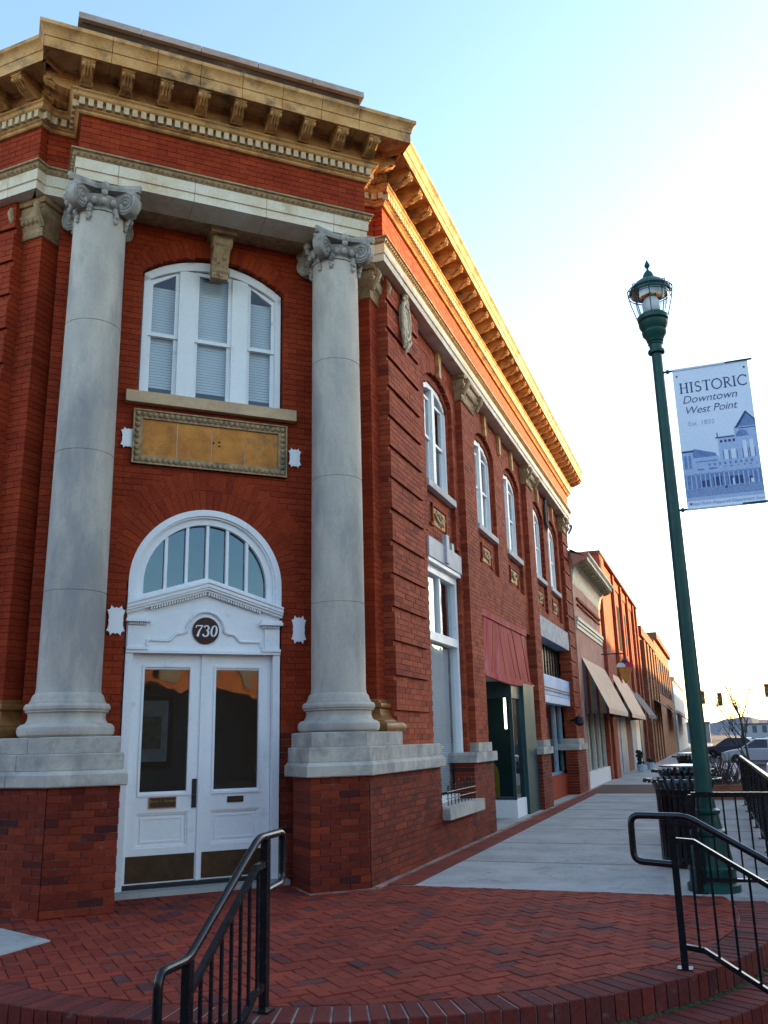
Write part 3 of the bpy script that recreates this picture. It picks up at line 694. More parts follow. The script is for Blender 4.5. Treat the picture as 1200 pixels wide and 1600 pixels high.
el = lambda cx, cz, rx, rz, a0, a1, w0, w1, n=14: [(cx + rx * math.cos(a0 + (a1 - a0) * i / n), cz + rz * math.sin(a0 + (a1 - a0) * i / n), w0 + (w1 - w0) * abs(math.cos(a0 + (a1 - a0) * i / n))) for i in range(n + 1)]
numeral([[(.0, .80, .03), (.04, .97, .04), (.60, .97, .05)], [(.60, .98, .03), (.36, .50, .07), (.26, .0, .10)]], -.118)
numeral([el(.25, .76, .21, .22, R_(160), R_(-80), .05, .085), el(.25, .28, .25, .28, R_(85), R_(-160), .05, .095)], -.035)
numeral([el(.30, .50, .24, .48, 0, 2 * math.pi, .04, .085, 22)], .045)
# fanlight
fr = MB(); n = 36
def arch_pts(r, z0): return [(r, z0)] + [(r * math.cos(math.pi * k / n), D_SP + r * math.sin(math.pi * k / n)) for k in range(n + 1)] + [(-r, z0)]
def arch_ring(mb, r0, r1, z0, d0, d1):
    A, Bq = arch_pts(r1, z0), arch_pts(r0, z0)
    for k in range(len(A) - 1): mb.fpoly(CH, [A[k], A[k + 1], Bq[k + 1], Bq[k]], d0, d1)
arch_ring(fr, .755, .822, 2.78, dw - .04, TW + .012); arch_ring(fr, .735, .76, 2.78, dw - .04, TW - .012); arch_ring(fr, .665, .737, 2.80, dw - .05, TW - .045)
fan = fr.build('fanlight', WHITE, bld, smooth=25)
ri = .668
def ped(a): return az + .055 - abs(a) * (az - ez) / J
mb = MB()
for sg in (-1, 1): mb.fpoly(CH, [(0, ped(0) - .06), (sg * .70, ped(.70) - .06), (sg * .70, ped(.70) + .055), (0, ped(0) + .055)], dw - .05, TW - .05)
mb.build('fanlight_sill', WHITE, fan)
mull = [-.44, -.22, 0, .22, .44]
for a in mull:
    top = D_SP + math.sqrt(ri * ri - a * a); MB().fbox(CH, a - .016, a + .016, ped(a), top + .01, dw - .04, TW - .055).build('glazing_bar', WHITE, fan)
xs = [-ri + .01] + mull + [ri - .01]
for k in range(6):
    a0, a1 = xs[k], xs[k + 1]; pts = []
    for q in range(9):
        a = a0 + (a1 - a0) * q / 8; pts.append((a, D_SP + math.sqrt(max(0, .68 ** 2 - a * a))))
    poly = [(a1, ped(a1)), ] + list(reversed(pts)) + [(a0, ped(a0))]
    if a0 < 0 < a1: poly.insert(0, (0, ped(0)))
    MB().fpoly(CH, poly, dw - .022, dw - .017).build('pane', FAN, fan)
# ------------------------------------------------------------- upper window of the canted front
sz = 5.15; wd = TW - .12
mb = MB(); mb.fbox(CH, -.96, .96, 5.01, 5.14, TW - .1, TW + .10); mb.build('window_sill', mat('sandstone', (.60, .42, .25), .8, (.46, .30, .18), scale=4), bld)
rI, czI, thI, hwI, topI = seg_arch(0, .80, 6.64, .27)
def top_pts(a0, a1, drop, k=10): return [(a0 + (a1 - a0) * i / k, topI(a0 + (a1 - a0) * i / k) - drop) for i in range(k + 1)]
fr = MB()
fr.fpoly(CH, [(-.81, sz), (-.745, sz), (-.745, 6.60), (-.81, 6.64)], wd - .06, wd + .045); fr.fpoly(CH, [(.81, sz), (.745, sz), (.745, 6.60), (.81, 6.64)], wd - .06, wd + .045)
fr.fbox(CH, -.745, .745, sz, sz + .035, wd - .06, wd + .045)
for (a0, a1) in ((-.405, -.215), (.215, .405)): fr.fbox(CH, a0, a1, sz + .035, 6.78, wd - .05, wd + .035)
pts = top_pts(-.81, .81, -.02, 20); low = top_pts(-.81, .81, .085, 20)
for k in range(20): fr.fpoly(CH, [low[k], low[k + 1], pts[k + 1], pts[k]], wd - .06, wd + .045)
win = fr.build('window', WHITE, bld)
for (a0, a1) in ((-.745, -.405), (-.215, .215), (.405, .745)):
    tp = [topI(a0) - .085, topI(a1) - .085]; zm = 5.93
    for (z0, z1l, z1r, dd) in ((sz + .035, zm + .02, zm + .02, wd - .02), (zm - .02, tp[0], tp[1], wd + .005)):
        o = [(a0, z0), (a1, z0), (a1, z1r), (a0, z1l)]; i_ = [(a0 + .042, z0 + .045), (a1 - .042, z0 + .045), (a1 - .042, z1r - .045), (a0 + .042, z1l - .045)]
        MB().fring(CH, o, i_, dd - .03, dd).build('sash', WHITE, win)
        MB().fpoly(CH, i_, dd - .018, dd - .014).build('pane', GLASS, win)
    mb = MB(); z = tp[0] if a0 < 0 else tp[1]; z = min(tp) - .03; zlow = sz + (.17 if abs(a0) < .3 else .19)
    while z > zlow:
        P = [CH(a0 + .03, wd - .082, z), CH(a1 - .03, wd - .082, z), CH(a1 - .03, wd - .094, z - .0245), CH(a0 + .03, wd - .094, z - .0245)]
        mb.add(P, [(0, 1, 2, 3)]); z -= .034
    stuff(mb.build('blind', BLIND, win, recalc=False))
MB().fbox(CH, -.8, .8, sz, 7.0, wd - .30, wd - .28).build('room_wall', mat('room_blue', (.10, .13, .17), .9), win)
# keystone console
def console(F_m, name='keystone_console'):
    sp = [(0, 0), (.10, .0), (.115, .06), (.10, .12), (.11, .2), (.16, .30), (.20, .38), (.21, .46), (.20, .50), (0, .50)]
    mb = MB(); mb.prism([(-.095, -x, z) for x, z in sp], [(.095, -x, z) for x, z in sp]); mb.box(-.145, .145, -.27, 0, .50, .54); mb.box(-.16, .16, -.29, 0, .54, .575)
    mb.add(*cyl_x(-.115, .115, -.15, .43, .075, 14)); mb.add(*cyl_x(-.108, .108, -.085, .10, .05, 12))
    rnd = random.Random(5)
    for k in range(26):                                # acanthus leaf lumps
        z = .04 + rnd.random() * .36; x = rnd.uniform(-.075, .075); y = -.105 - .09 * max(0, (z - .15)) / .35; mb.ball((x, y, z), rnd.uniform(.016, .03), 6, (1, .7, 1.5))
    o = put(name, mb.mesh(name, TERRAD, 45), bld, F_m); return o
console(ch_mat(0.02, TW, 6.66))
# ochre panel of four tiles in a moulded frame
z0, z1, h = 4.33, 4.95, .865
fm = MB().fring(CH, [(-h, z0), (h, z0), (h, z1), (-h, z1)], [(-h + .10, z0 + .10), (h - .10, z0 + .10), (h - .10, z1 - .10), (-h + .10, z1 - .10)], TW - .02, TW + .035).build('panel_frame', TERRAD, bld)
mb = MB()
for k in range(28):
    for z in (z0 + .05, z1 - .05): mb.ball(CH(-h + .05 + k * (2 * h - .1) / 27, TW + .035, z), .028, 8, (1, 1, 1.15))
for k in range(9):
    for a in (-h + .05, h - .05): mb.ball(CH(a, TW + .035, z0 + .05 + k * (z1 - z0 - .1) / 8), .03, 8)
stuff(mb.build('egg_ornament', TERRAD, fm, smooth=60))
MB().fring(CH, [(-h, z0), (h, z0), (h, z1), (-h, z1)], [(-h + .016, z0 + .016), (h - .016, z0 + .016), (h - .016, z1 - .016), (-h + .016, z1 - .016)], TW, TW + .055).build('panel_edge', TERRAD, fm)
for k in range(4):
    a = -h + .10 + k * (2 * h - .2) / 4; MB().fbox(CH, a + .005, a + (2 * h - .2) / 4 - .005, z0 + .106, z1 - .106, TW - .02, TW + .012 + random.uniform(-.002, .002)).build('tile', GOLD, fm)
MB().fbox(CH, -h + .09, h - .09, z0 + .09, z1 - .09, TW - .03, TW + .004).build('tile_grout', TERRAW, fm)
for (a, z) in ((.02, 4.66), (.085, 4.675), (.085, 4.63)): MB().ball(CH(a, TW + .012, z), .012, 8).build('bolt_hole', BLACKM, fm)
# white plates with scalloped edges
def plate(a, z, w, hh):
    cusps = [(-1, .92), (-.55, 1.0), (0, .93), (.55, 1.0), (1, .92), (.80, .38), (.80, -.38), (1, -.92), (.55, -1.0), (0, -.93), (-.55, -1.0), (-1, -.92), (-.80, -.38), (-.80, .38)]
    cusps = [(-.95, .70), (-.55, 1.0), (.0, .90), (.55, 1.0), (.95, .70), (.78, .0), (.95, -.70), (.55, -1.0), (0, -.90), (-.55, -1.0), (-.95, -.70), (-.78, .0)]
    pts = []
    for i in range(len(cusps)):
        p, q = Vector(cusps[i]), Vector(cusps[(i + 1) % len(cusps)]); m_ = (p + q) / 2
        for k in range(4):
            f = k / 4; c = p.lerp(q, f); bow = 4 * f * (1 - f) * .13; c -= m_.normalized() * bow; pts.append((a + c.x * w / 2, z + c.y * hh / 2))
    return MB().fpoly(CH, pts, TW + .012, TW + .03).build('wall_plate', PLATE, bld)
plate(-.905, 4.61, .17, .235); plate(-.93, 2.64, .19, .31); plate(.965, 4.585, .16, .235); plate(1.02, 2.60, .175, .31)
# ------------------------------------------------------------- street windows
SILL = mat('sill_stone', (.60, .58, .54), .8, (.5, .48, .45))
for i, c in enumerate(WIN):
    r, cz, th, hw, tp = arci[i]; fb = FQ
    MB().fbox(RS, c - .72, c + .72, 4.90, 5.0, WQ - .1, WP + .03).build('window_sill', SILL, bld)
    fr = MB(); k = 14; hh = .67
    P = [(c - hh + 2 * hh * q / k) for q in range(k + 1)]
    for q in range(k): fr.fpoly(RS, [(P[q], tp(P[q]) - .10), (P[q + 1], tp(P[q + 1]) - .10), (P[q + 1], tp(P[q + 1]) + .01), (P[q], tp(P[q]) + .01)], fb - .08, fb + .03)
    for s_ in (-1, 1): fr.fbox(RS, min(c + s_ * .68, c + s_ * .60), max(c + s_ * .68, c + s_ * .60), 5.0, 6.52, fb - .08, fb + .03)
    fr.fbox(RS, c - .065, c + .065, 5.0, 6.66, fb - .08, fb + .035); fr.fbox(RS, c - .60, c + .60, 5.0, 5.04, fb - .08, fb + .03)
    win = fr.build('window', WHITE, bld)
    for (a0, a1) in ((c - .60, c - .065), (c + .065, c + .60)):
        zt = min(tp(a0), tp(a1)) - .09
        for (z0, z1, dd) in ((5.04, 5.82, fb - .03), (5.78, zt, fb - .005)):
            o = [(a0, z0), (a1, z0), (a1, z1), (a0, z1)]; i_ = [(a0 + .04, z0 + .04), (a1 - .04, z0 + .04), (a1 - .04, z1 - .04), (a0 + .04, z1 - .04)]
            MB().fring(RS, o, i_, dd - .03, dd).build('sash', WHITE, win); MB().fpoly(RS, i_, dd - .018, dd - .014).build('pane', GLASS, win)
    mb = MB(); z = 6.5
    while z > 5.08: mb.add([(fb - .11, c - .59, z), (fb - .11, c + .59, z), (fb - .122, c + .59, z - .025), (fb - .122, c - .59, z - .025)], [(0, 1, 2, 3)]); z -= .031
    stuff(mb.build('blind', BLIND, win, recalc=False))
    # carved vent panel in an eared brick frame
    vp = MB().fbox(RS, c - .32, c + .32, 4.42, 4.68, WQ - .05, WQ + .012).build('vent_panel', GOLD, bld)
    mb = MB(); rnd = random.Random(i)
    for q in range(22): mb.ball((WQ + .015, c + rnd.uniform(-.26, .26), 4.55 + rnd.uniform(-.09, .09)), rnd.uniform(.02, .04), 6, (.7, 1, 1))
    mb.tube([(WQ + .02, c + .24 * math.cos(t), 4.60 - .10 * abs(math.sin(t))) for t in [math.pi * q / 12 for q in range(13)]], .025, 6); mb.build('carving', TERRAD, vp, smooth=50)
    mb = MB()
    for s_ in (-1, 1):
        mb.fbox(RS, min(c + s_ * .32, c + s_ * .37), max(c + s_ * .32, c + s_ * .37), 4.38, 4.735, WQ, WQ + .03); mb.fbox(RS, min(c + s_ * .371, c + s_ * .45), max(c + s_ * .371, c + s_ * .45), 4.38, 4.43, WQ, WQ + .03)
    mb.fbox(RS, c - .37, c + .37, 4.69, 4.735, WQ, WQ + .032); mb.build('panel_border', BR, vp)
    # keystone strip
    MB().fpoly(RS, [(c - .05, 6.80), (c + .05, 6.80), (c + .075, 7.215), (c - .075, 7.215)], WP, WP + .055).build('keystone', TERRA, bld)
MB().fpoly(RS, [(16.25, 6.80), (16.35, 6.80), (16.375, 7.215), (16.225, 7.215)], WP, WP + .055).build('keystone', TERRA, bld)
# cartouches
def cartouche(y, x, z, m):
    mb = MB(); k = 20
    mb.prism([(x, y + .15 * math.cos(2 * math.pi * q / k), z + .27 * math.sin(2 * math.pi * q / k)) for q in range(k)], [(x + .05, y + .11 * math.cos(2 * math.pi * q / k), z + .22 * math.sin(2 * math.pi * q / k)) for q in range(k)])
    mb.tube([(x + .045, y + .15 * math.cos(2 * math.pi * q / k), z + .27 * math.sin(2 * math.pi * q / k)) for q in range(k + 1)], .028, 6)
    mb.tube([(x + .05, y + .09 * math.cos(2 * math.pi * q / k), z - .02 + .15 * math.sin(2 * math.pi * q / k)) for q in range(k + 1)], .014, 6)
    for s_ in (-1, 1):
        mb.tube([(x + .05, y + s_ * (.03 + .07 * math.cos(t)), z + .27 + .06 * math.sin(t)) for t in [q * .6 for q in range(10)]], .018, 6)
        mb.tube([(x + .04, y + s_ * .12, z - .16), (x + .05, y + s_ * .14, z - .26), (x + .04, y + s_ * .06, z - .36), (x + .03, y + s_ * .08, z - .42)], [.025, .03, .025, .012], 6)
    mb.ball((x + .04, y, z + .36), .06, 8, (.8, 1.2, .8)); mb.tube([(x + .03, y, z - .24), (x + .05, y, z - .34), (x + .03, y, z - .47)], [.03, .04, .008], 6)
    mb.build('cartouche', m, bld, smooth=50)
cartouche(10.25, -3.39, 6.84, mat('carved_cream', (.55, .47, .32), .6, (.34, .27, .17), scale=16)); cartouche(21.4, -3.50, 6.80, mat('carved_dark', (.10, .08, .075), .7, (.06, .05, .05), scale=14))
# tall window of the first bay
c = 12.2; a0, a1 = 11.40, 13.02
fr = MB(); fb = -3.62
for (p, q) in ((a0, a0 + .10), (a1 - .10, a1)): fr.fbox(RS, p, q, .57, 3.80, fb - .06, fb + .06)
fr.fbox(RS, a0 + .1, a1 - .1, 3.68, 3.80, fb - .06, fb + .058); fr.fbox(RS, a0 + .1, a1 - .1, 2.72, 2.84, fb - .06, fb + .075); fr.fbox(RS, c - .03, c + .03, 2.84, 3.68, fb - .05, fb + .03); fr.fbox(RS, a0 + .1, a1 - .1, .57, .64, fb - .06, fb + .055)
fr.fbox(RS, a0 - .02, a1 + .02, 3.80, 3.86, fb - .06, fb + .13)
win = fr.build('window', WHITE, bld)
for (p, q, z0, z1) in ((a0 + .1, c - .03, 2.84, 3.68), (c + .03, a1 - .1, 2.84, 3.68), (a0 + .1, a1 - .1, .64, 2.72)): MB().fbox(RS, p, q, z0, z1, fb - .02, fb - .014).build('pane', GLASS, win)
mb = MB(); z = 2.70
while z > .68: mb.add([(fb - .082, a0 + .12, z), (fb - .082, a1 - .12, z), (fb - .094, a1 - .12, z - .027), (fb - .094, a0 + .12, z - .027)], [(0, 1, 2, 3)]); z -= .029
stuff(mb.build('blind', BLIND, win, recalc=False))
MB().fbox(RS, a0, a1, 2.8, 3.75, fb - .2, fb - .18).build('curtain', mat('curtain', (.45, .47, .48), .9), win)
lint = MB().fbox(RS, 11.36, 13.05, 3.86, 4.14, WP - .1, WP + .03).build('lintel_board', PANEL, bld)
MB().fbox(RS, c - .09, c + .05, 3.88, 4.30, WP, WP + .07).build('lintel_keystone', PANEL, lint)
MB().fbox(RS, 12.55, 12.66, 4.14, 4.26, WP - .05, WP + .028).build('lintel_block', PANEL, lint)
MB().fpoly(RS, [(11.05, .42), (12.82, .42), (12.82, .55), (12.80, .57), (11.07, .57), (11.05, .55)], -3.75, -3.22).build('window_sill', PLST, bld)
g = thing('window_guard', 'small black wrought iron guard with curled tips on the low white window sill', 'window guard', (-3.32, 12.0, .57))
mb = MB(); mb.tube([(-3.32, 11.25, .66), (-3.32, 12.70, .66)], .008, 6); mb.tube([(-3.32, 11.25, .74), (-3.32, 12.70, .74)], .008, 6); mb.build('rail', BLACKM, g)
for k in range(9):
    y = 11.3 + k * .165; hh = .22 + .05 * (k % 2)
    MB().tube([(-3.32, y, .572), (-3.32, y, .57 + hh)] + [(-3.32, y + .03 - .03 * math.cos(t), .57 + hh + .035 * math.sin(t)) for t in (.7, 1.5, 2.3, 3.1, 3.9, 4.6)], .007, 5).build('curled_bar', BLACKM, g)
# ------------------------------------------------------------- second bay: red boarded panel over a recessed shop front
y0, y1, xt, xb = 13.96, 18.0, -3.455, -3.445
bp = MB().fbox(RS, y0, y1, 2.42, 3.36, -3.55, -3.485).build('board_panel', mat('board_backing', (.08, .012, .012), .8), bld)
MB().fbox(RS, y0 - .0, 17.75, 3.36, 3.47, -3.55, -3.43).build('panel_rail', REDW, bp)
lines = [(13.96, 13.96), (14.22, 13.96), (14.55, 14.10), (14.90, 14.62), (15.15, 15.15), (15.30, 15.75), (15.62, 16.15), (15.98, 16.60), (16.40, 17.02), (16.82, 17.45), (17.25, 17.80), (17.7, 18.0)]
for (t0, b0), (t1, b1) in zip(lines[:-1], lines[1:]):
    q = [(b0 + .014, 2.44), (b1 - .014, 2.44), (t1 - .014, 3.355), (t0 + .014, 3.355)]
    MB().fpoly(RS, q, -3.486, -3.452 + random.uniform(-.006, .004)).build('board', REDW, bp)
mb = MB(); P = [(13.96 + (18.0 - 13.96) * k / 12) for k in range(13)]
for k in range(12):
    sag = lambda t: 2.42 - .06 * math.sin(math.pi * (t - 13.96) / 4.04)
    mb.fpoly(RS, [(P[k], sag(P[k]) - .03), (P[k + 1], sag(P[k + 1]) - .03), (P[k + 1], 2.46), (P[k], 2.46)], -3.47, -3.425)
mb.build('drip_strip', REDW, bp)
MB().fbox(RS, 13.97, 18.5, 2.40, 2.44, -5.3, -3.48).build('shop_ceiling', mat('shop_ceiling', (.45, .43, .40), .9), bld)
MB().box(-5.38, -3.34, 13.97, 18.5, -.01, .012).build('shop_floor', CONC, bld)
shop = thing('shop_window', 'recessed glass display window with white base under the red boarded panel', 'shop window', (-4.2, 16.6, 0))
MB().box(-5.3, -3.47, 16.15, 17.0, .012, .32).build('base', WHITE, shop)
fr = MB()
for (x, y) in ((-3.50, 16.17), (-3.50, 16.98), (-5.2, 16.17)): fr.box(x - .03, x + .03, y - .02, y + .02, .32, 2.40)
fr.box(-5.2, -3.53, 16.155, 16.185, 2.1, 2.40); fr.box(-5.2, -3.53, 16.155, 16.185, .32, .36); fr.box(-3.525, -3.48, 16.19, 16.96, 2.1, 2.4); fr.build('frame', mat('teal_frame', (.03, .07, .08), .4), shop)
MB().box(-5.17, -3.53, 16.165, 16.171, .36, 2.1).build('pane', GLASSD, shop); MB().box(-3.506, -3.50, 16.19, 16.96, .32, 2.1).build('pane', GLASSD, shop)
MB().box(-5.36, -5.30, 14.0, 18.5, .02, 2.4).build('back_wall', mat('shop_back', (.62, .50, .28), .8, (.34, .33, .25), scale=1.5), shop)
MB().box(-5.3, -3.42, 17.02, 18.05, .0, 2.40).build('side_panel', mat('dark_teal', (.022, .055, .058), .5, (.03, .08, .08), scale=1.5), shop)
arch = thing('display_arch', 'small yellow arched board with round holes standing in the display window', 'display board', (-4.0, 16.4, .32))
mb = MB(); mb.prism([(-3.98 + a * .14, 16.40, .33 + z) for a, z in [(-1, 0), (1, 0), (1, .38)] + [(math.cos(t), .38 + .26 * math.sin(t)) for t in [math.pi * k / 10 for k in range(1, 10)]] + [(-1, .38)]], [(-3.98 + a * .14, 16.43, .33 + z) for a, z in [(-1, 0), (1, 0), (1, .38)] + [(math.cos(t), .38 + .26 * math.sin(t)) for t in [math.pi * k / 10 for k in range(1, 10)]] + [(-1, .38)]])
mb.build('board', mat('yellow_board', (.62, .42, .05), .5), arch)
for (a, z) in ((0, .46), (-.05, .36), (.05, .30), (-.05, .2), (.06, .15), (0, .25), (-.05, .07), (.05, .07)): MB().ball((-3.98 + a, 16.398, .33 + z), .018, 8, (1, .4, 1)).build('hole', BLACKM, arch)
GLOW = emitmat('glow_strip', (1.0, .93, .72), 2.2)  # added glow, stands in for two bright reflected strips
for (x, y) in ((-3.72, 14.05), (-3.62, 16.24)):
    t = thing('glow_strip', 'added vertical glow strip %s' % ('at the corner of the display window' if y > 15 else 'behind the brick pilaster of the recessed shop entrance'), 'glow strip', (x, y, 1.5), 'added glow strips of the shop front')
    MB().tube([(x, y, 1.55), (x, y, 2.15)], .022, 8).build('tube', GLOW, t); MB().box(x - .03, x + .03, y - .02, y + .02, 2.15, 2.40).build('holder', WHITE, t)
# third bay: stone lintel, barred transom, blue fascia, glazed door
lint = MB().fbox(RS, 19.26, 23.45, 3.56, 4.02, -3.75, -3.43).build('stone_lintel', mat('weathered_marble', (.52, .53, .55), .75, (.30, .31, .33), scale=7, fine=40, stain=(.22, .22, .23), stain_scale=5), bld)
fascia = MB().fbox(RS, 19.26, 23.48, 2.32, 2.76, -3.75, -3.50).build('shop_fascia', mat('blue_fascia', (.28, .47, .74), .5, (.20, .38, .68), scale=1.5), bld)
for z in (2.40, 2.46): MB().fbox(RS, 19.26, 23.46, z, z + .022, -3.52, -3.485).build('fascia_strip', BLACKM, fascia)
MB().fbox(RS, 19.26, 23.4, 2.14, 2.31, -3.75, -3.50).build('fascia_board', mat('pale_blue_board', (.52, .66, .84), .5), fascia)
trn = MB().fbox(RS, 19.26, 23.45, 2.77, 3.56, -3.80, -3.78).build('transom', mat('transom_dark', (.03, .032, .035), .3), bld)
for k in range(11): MB().fbox(RS, 19.5 + k * .38, 19.56 + k * .38, 2.77, 3.56, -3.76, -3.72).build('transom_bar', BLACKM, trn)
for k in range(2): MB().fbox(RS, 19.6 + k * .38, 19.86 + k * .38, 2.8, 3.5, -3.775, -3.765).build('transom_pane', mat('milk_glass', (.82, .84, .80), .3), trn)
sf = thing('shop_front', 'narrow glazed shop front with brick base under the pale blue fascia', 'shop front', (-3.8, 21.3, 0))
MB().box(-3.95, -3.62, 19.26, 22.9, 0, .50).build('base', BR, sf); MB().box(-3.8, -3.79, 19.26, 23.3, .5, 2.14).build('pane', GLASSD, sf)
fr = MB()
for y in (19.3, 20.9, 22.4, 23.3): fr.box(-3.82, -3.74, y - .05, y + .05, .5, 2.14)
fr.box(-3.82, -3.73, 19.3, 23.3, .5, .56); fr.build('frame', mat('grey_frame', (.30, .42, .50), .4), sf)
MB().box(-4.0, -3.98, 19.4, 22.8, .6, 1.85).build('display_board', mat('pale_green', (.42, .52, .46), .7), sf)
wl = thing('wall_lamp', 'small black wall lamp on the pier beside the blue shop fascia', 'wall lamp', (-3.4, 23.2, 1.75))
MB().tube([(-3.52, 23.3, 1.78), (-3.30, 23.2, 1.80)], .03, 8).build('arm', BLACKM, wl); MB().lathe([(.02, .14), (.10, .10), (.12, -.06), (.06, -.12)], 10, (-3.27, 23.2, 1.76)).build('shade', BLACKM, wl)
# ================================================================= ground
GZ = -.45
structure(MB().box(-900, 900, -300, 1500, GZ - .5, GZ).build('ground', ASPH))
CX, CY, RI, RO = -3.37, 8.04, 3.37, 3.66
Y_PL = 8.86                                  # far edge of the brick plaza
structure(MB().box(-16, .62, Y_PL, 46, GZ, 0).build('sidewalk', CONC)); structure(MB().box(-16, -.9, 46.002, 130, GZ, -.002).build('sidewalk', CONC))
# left sidewalk beyond the plaza: mirrored line of the right one
def LP(y, x): return LS(y, x, 0)[:2]
Y_L = 7.86
lw = [LP(Y_L, -2.72), LP(Y_L, .6), LP(20, .6), LP(20, -3.05), LP(8.9, -3.05)]
structure(MB().prism([(x, y, GZ) for x, y in lw], [(x, y, .008) for x, y in lw]).build('sidewalk', CONC))
# plaza bed
def circ(r, n=120): return [(CX + r * math.cos(2 * math.pi * k / n), CY + r * math.sin(2 * math.pi * k / n)) for k in range(n)]
def clip(poly, a, b, c):                      # keep a*x+b*y<=c
    out = []
    for i in range(len(poly)):
        p, q = poly[i], poly[(i + 1) % len(poly)]; dp, dq = a * p[0] + b * p[1] - c, a * q[0] + b * q[1] - c
        if dp <= 0: out.append(p)
        if (dp < 0 < dq) or (dq < 0 < dp):
            t = dp / (dp - dq); out.append((p[0] + (q[0] - p[0]) * t, p[1] + (q[1] - p[1]) * t))
    return out
plaza = structure(MB().prism([(x, y, GZ) for x, y in circ(RI + .01)], [(x, y, -.012) for x, y in circ(RI + .01)]).build('plaza', MORTD))
MORTS = mat('step_mortar', (.42, .38, .36), .95, (.16, .14, .13), scale=3)
stairs = []
for (r0, r1, zt) in ((RI, RO, 0), (RO - .02, RO + .29, -.15), (RO + .27, RO + .58, -.30)):
    n = 160; mb = MB()
    P0, P1 = circ(r0, n), circ(r1 - .012, n)
    for k in range(n):
        j = (k + 1) % n; mb.hexa([(*P0[k], GZ), (*P1[k], GZ), (*P1[j], GZ), (*P0[j], GZ), (*P0[k], zt - .008), (*P1[k], zt - .008), (*P1[j], zt - .008), (*P0[j], zt - .008)])
    stairs.append(structure(mb.build('steps', MORTS)))
# pavers: herringbone of 2:1 bricks set square with the canted front
U = .094
phi = math.atan2(UY, UX) + R_(4)
ca, sa = math.cos(phi), math.sin(phi)
ln_n = LS(Y_L + 1, -3, 0); ln_0 = LS(Y_L, -3, 0); lnx, lny = ln_n[0] - ln_0[0], ln_n[1] - ln_0[1]; lnc = lnx * ln_0[0] + lny * ln_0[1] + 3.0
pav = []
g = .0035
def pin(x, y):                                # only where the plaza is in the open
    s, t = ST(x, y); return t > -9.35 or x > -3.6
for i in range(-78, 79):
    for j in range(-40, 41):
        bx, by = i + 2 * j, i - 2 * j
        for (x0, y0, x1, y1) in ((bx, by, bx + 2, by + 1), (bx, by + 1, bx + 1, by + 3)):
            q = [(x0 * U + g, y0 * U + g), (x1 * U - g, y0 * U + g), (x1 * U - g, y1 * U - g), (x0 * U + g, y1 * U - g)]
            q = [(CX + x * ca - y * sa, CY - 1 + x * sa + y * ca) for x, y in q]
            mx, my = sum(p[0] for p in q) / 4, sum(p[1] for p in q) / 4
            if math.hypot(mx - CX, my - CY) > RI + .2 or not pin(mx, my) or my < 4.0: continue
            full = all(math.hypot(x - CX, y - CY) < RI - .004 and y < Y_PL - .004 and lnx * x + lny * y < lnc - .004 for x, y in q)
            if not full:
                q = clip(q, 0, 1, Y_PL - .004); q = clip(q, lnx, lny, lnc - .004) if q else q
                if q and any(math.hypot(x - CX, y - CY) > RI - .004 for x, y in q):
                    for k in range(0, 48):
                        t = 2 * math.pi * k / 48
                        if q: q = clip(q, math.cos(t), math.sin(t), (RI - .004) * math.cos(math.pi / 48) + math.cos(t) * CX + math.sin(t) * CY + .004)
                if len(q) < 3: continue
            pav.append((math.hypot(mx, my), q, full, mx, my, x1 - x0 == 2))
vis = [p for p in pav if -4.9 < p[3] < .3 and p[4] > 4.6]
vis.sort(key=lambda p: p[0])
sing = set(id(p) for p in [p for p in vis if p[2]][:300])
def paver_mb(q, z):
    mb = MB(); n = len(q); cx_, cy_ = sum(p[0] for p in q) / n, sum(p[1] for p in q) / n; e = .004
    tp = [(x + (cx_ - x) * e / max(.02, math.hypot(x - cx_, y - cy_)) * 1.2, y + (cy_ - y) * e / max(.02, math.hypot(x - cx_, y - cy_)) * 1.2) for x, y in q]
    mb.add([(x, y, -.05) for x, y in q] + [(x, y, z - .003) for x, y in q] + [(x, y, z) for x, y in tp], [(i, (i + 1) % n, (i + 1) % n + n, i + n) for i in range(n)] + [(i + n, (i + 1) % n + n, (i + 1) % n + 2 * n, i + 2 * n) for i in range(n)] + [tuple(range(2 * n, 3 * n))])
    return mb
rest = MB()
lh = [(-U + g, -U / 2 + g), (U - g, -U / 2 + g), (U - g, U / 2 - g), (-U + g, U / 2 - g)]
pm = paver_mb(lh, 0).mesh('paver', PV)
for p in pav:
    dz = random.uniform(-.004, .003)
    if id(p) in sing:
        ang = phi + (0 if p[5] else math.pi / 2); M = Matrix.Translation((p[3], p[4], dz)) @ Matrix.Rotation(ang, 4, 'Z') @ Matrix.Rotation(random.uniform(-.018, .018), 4, 'X'); put('paver', pm, plaza, M)
    else: m_ = paver_mb(p[1], dz); rest.add(m_.v, m_.f)
stuff(rest.build('paver_field', PV, plaza, recalc=False))
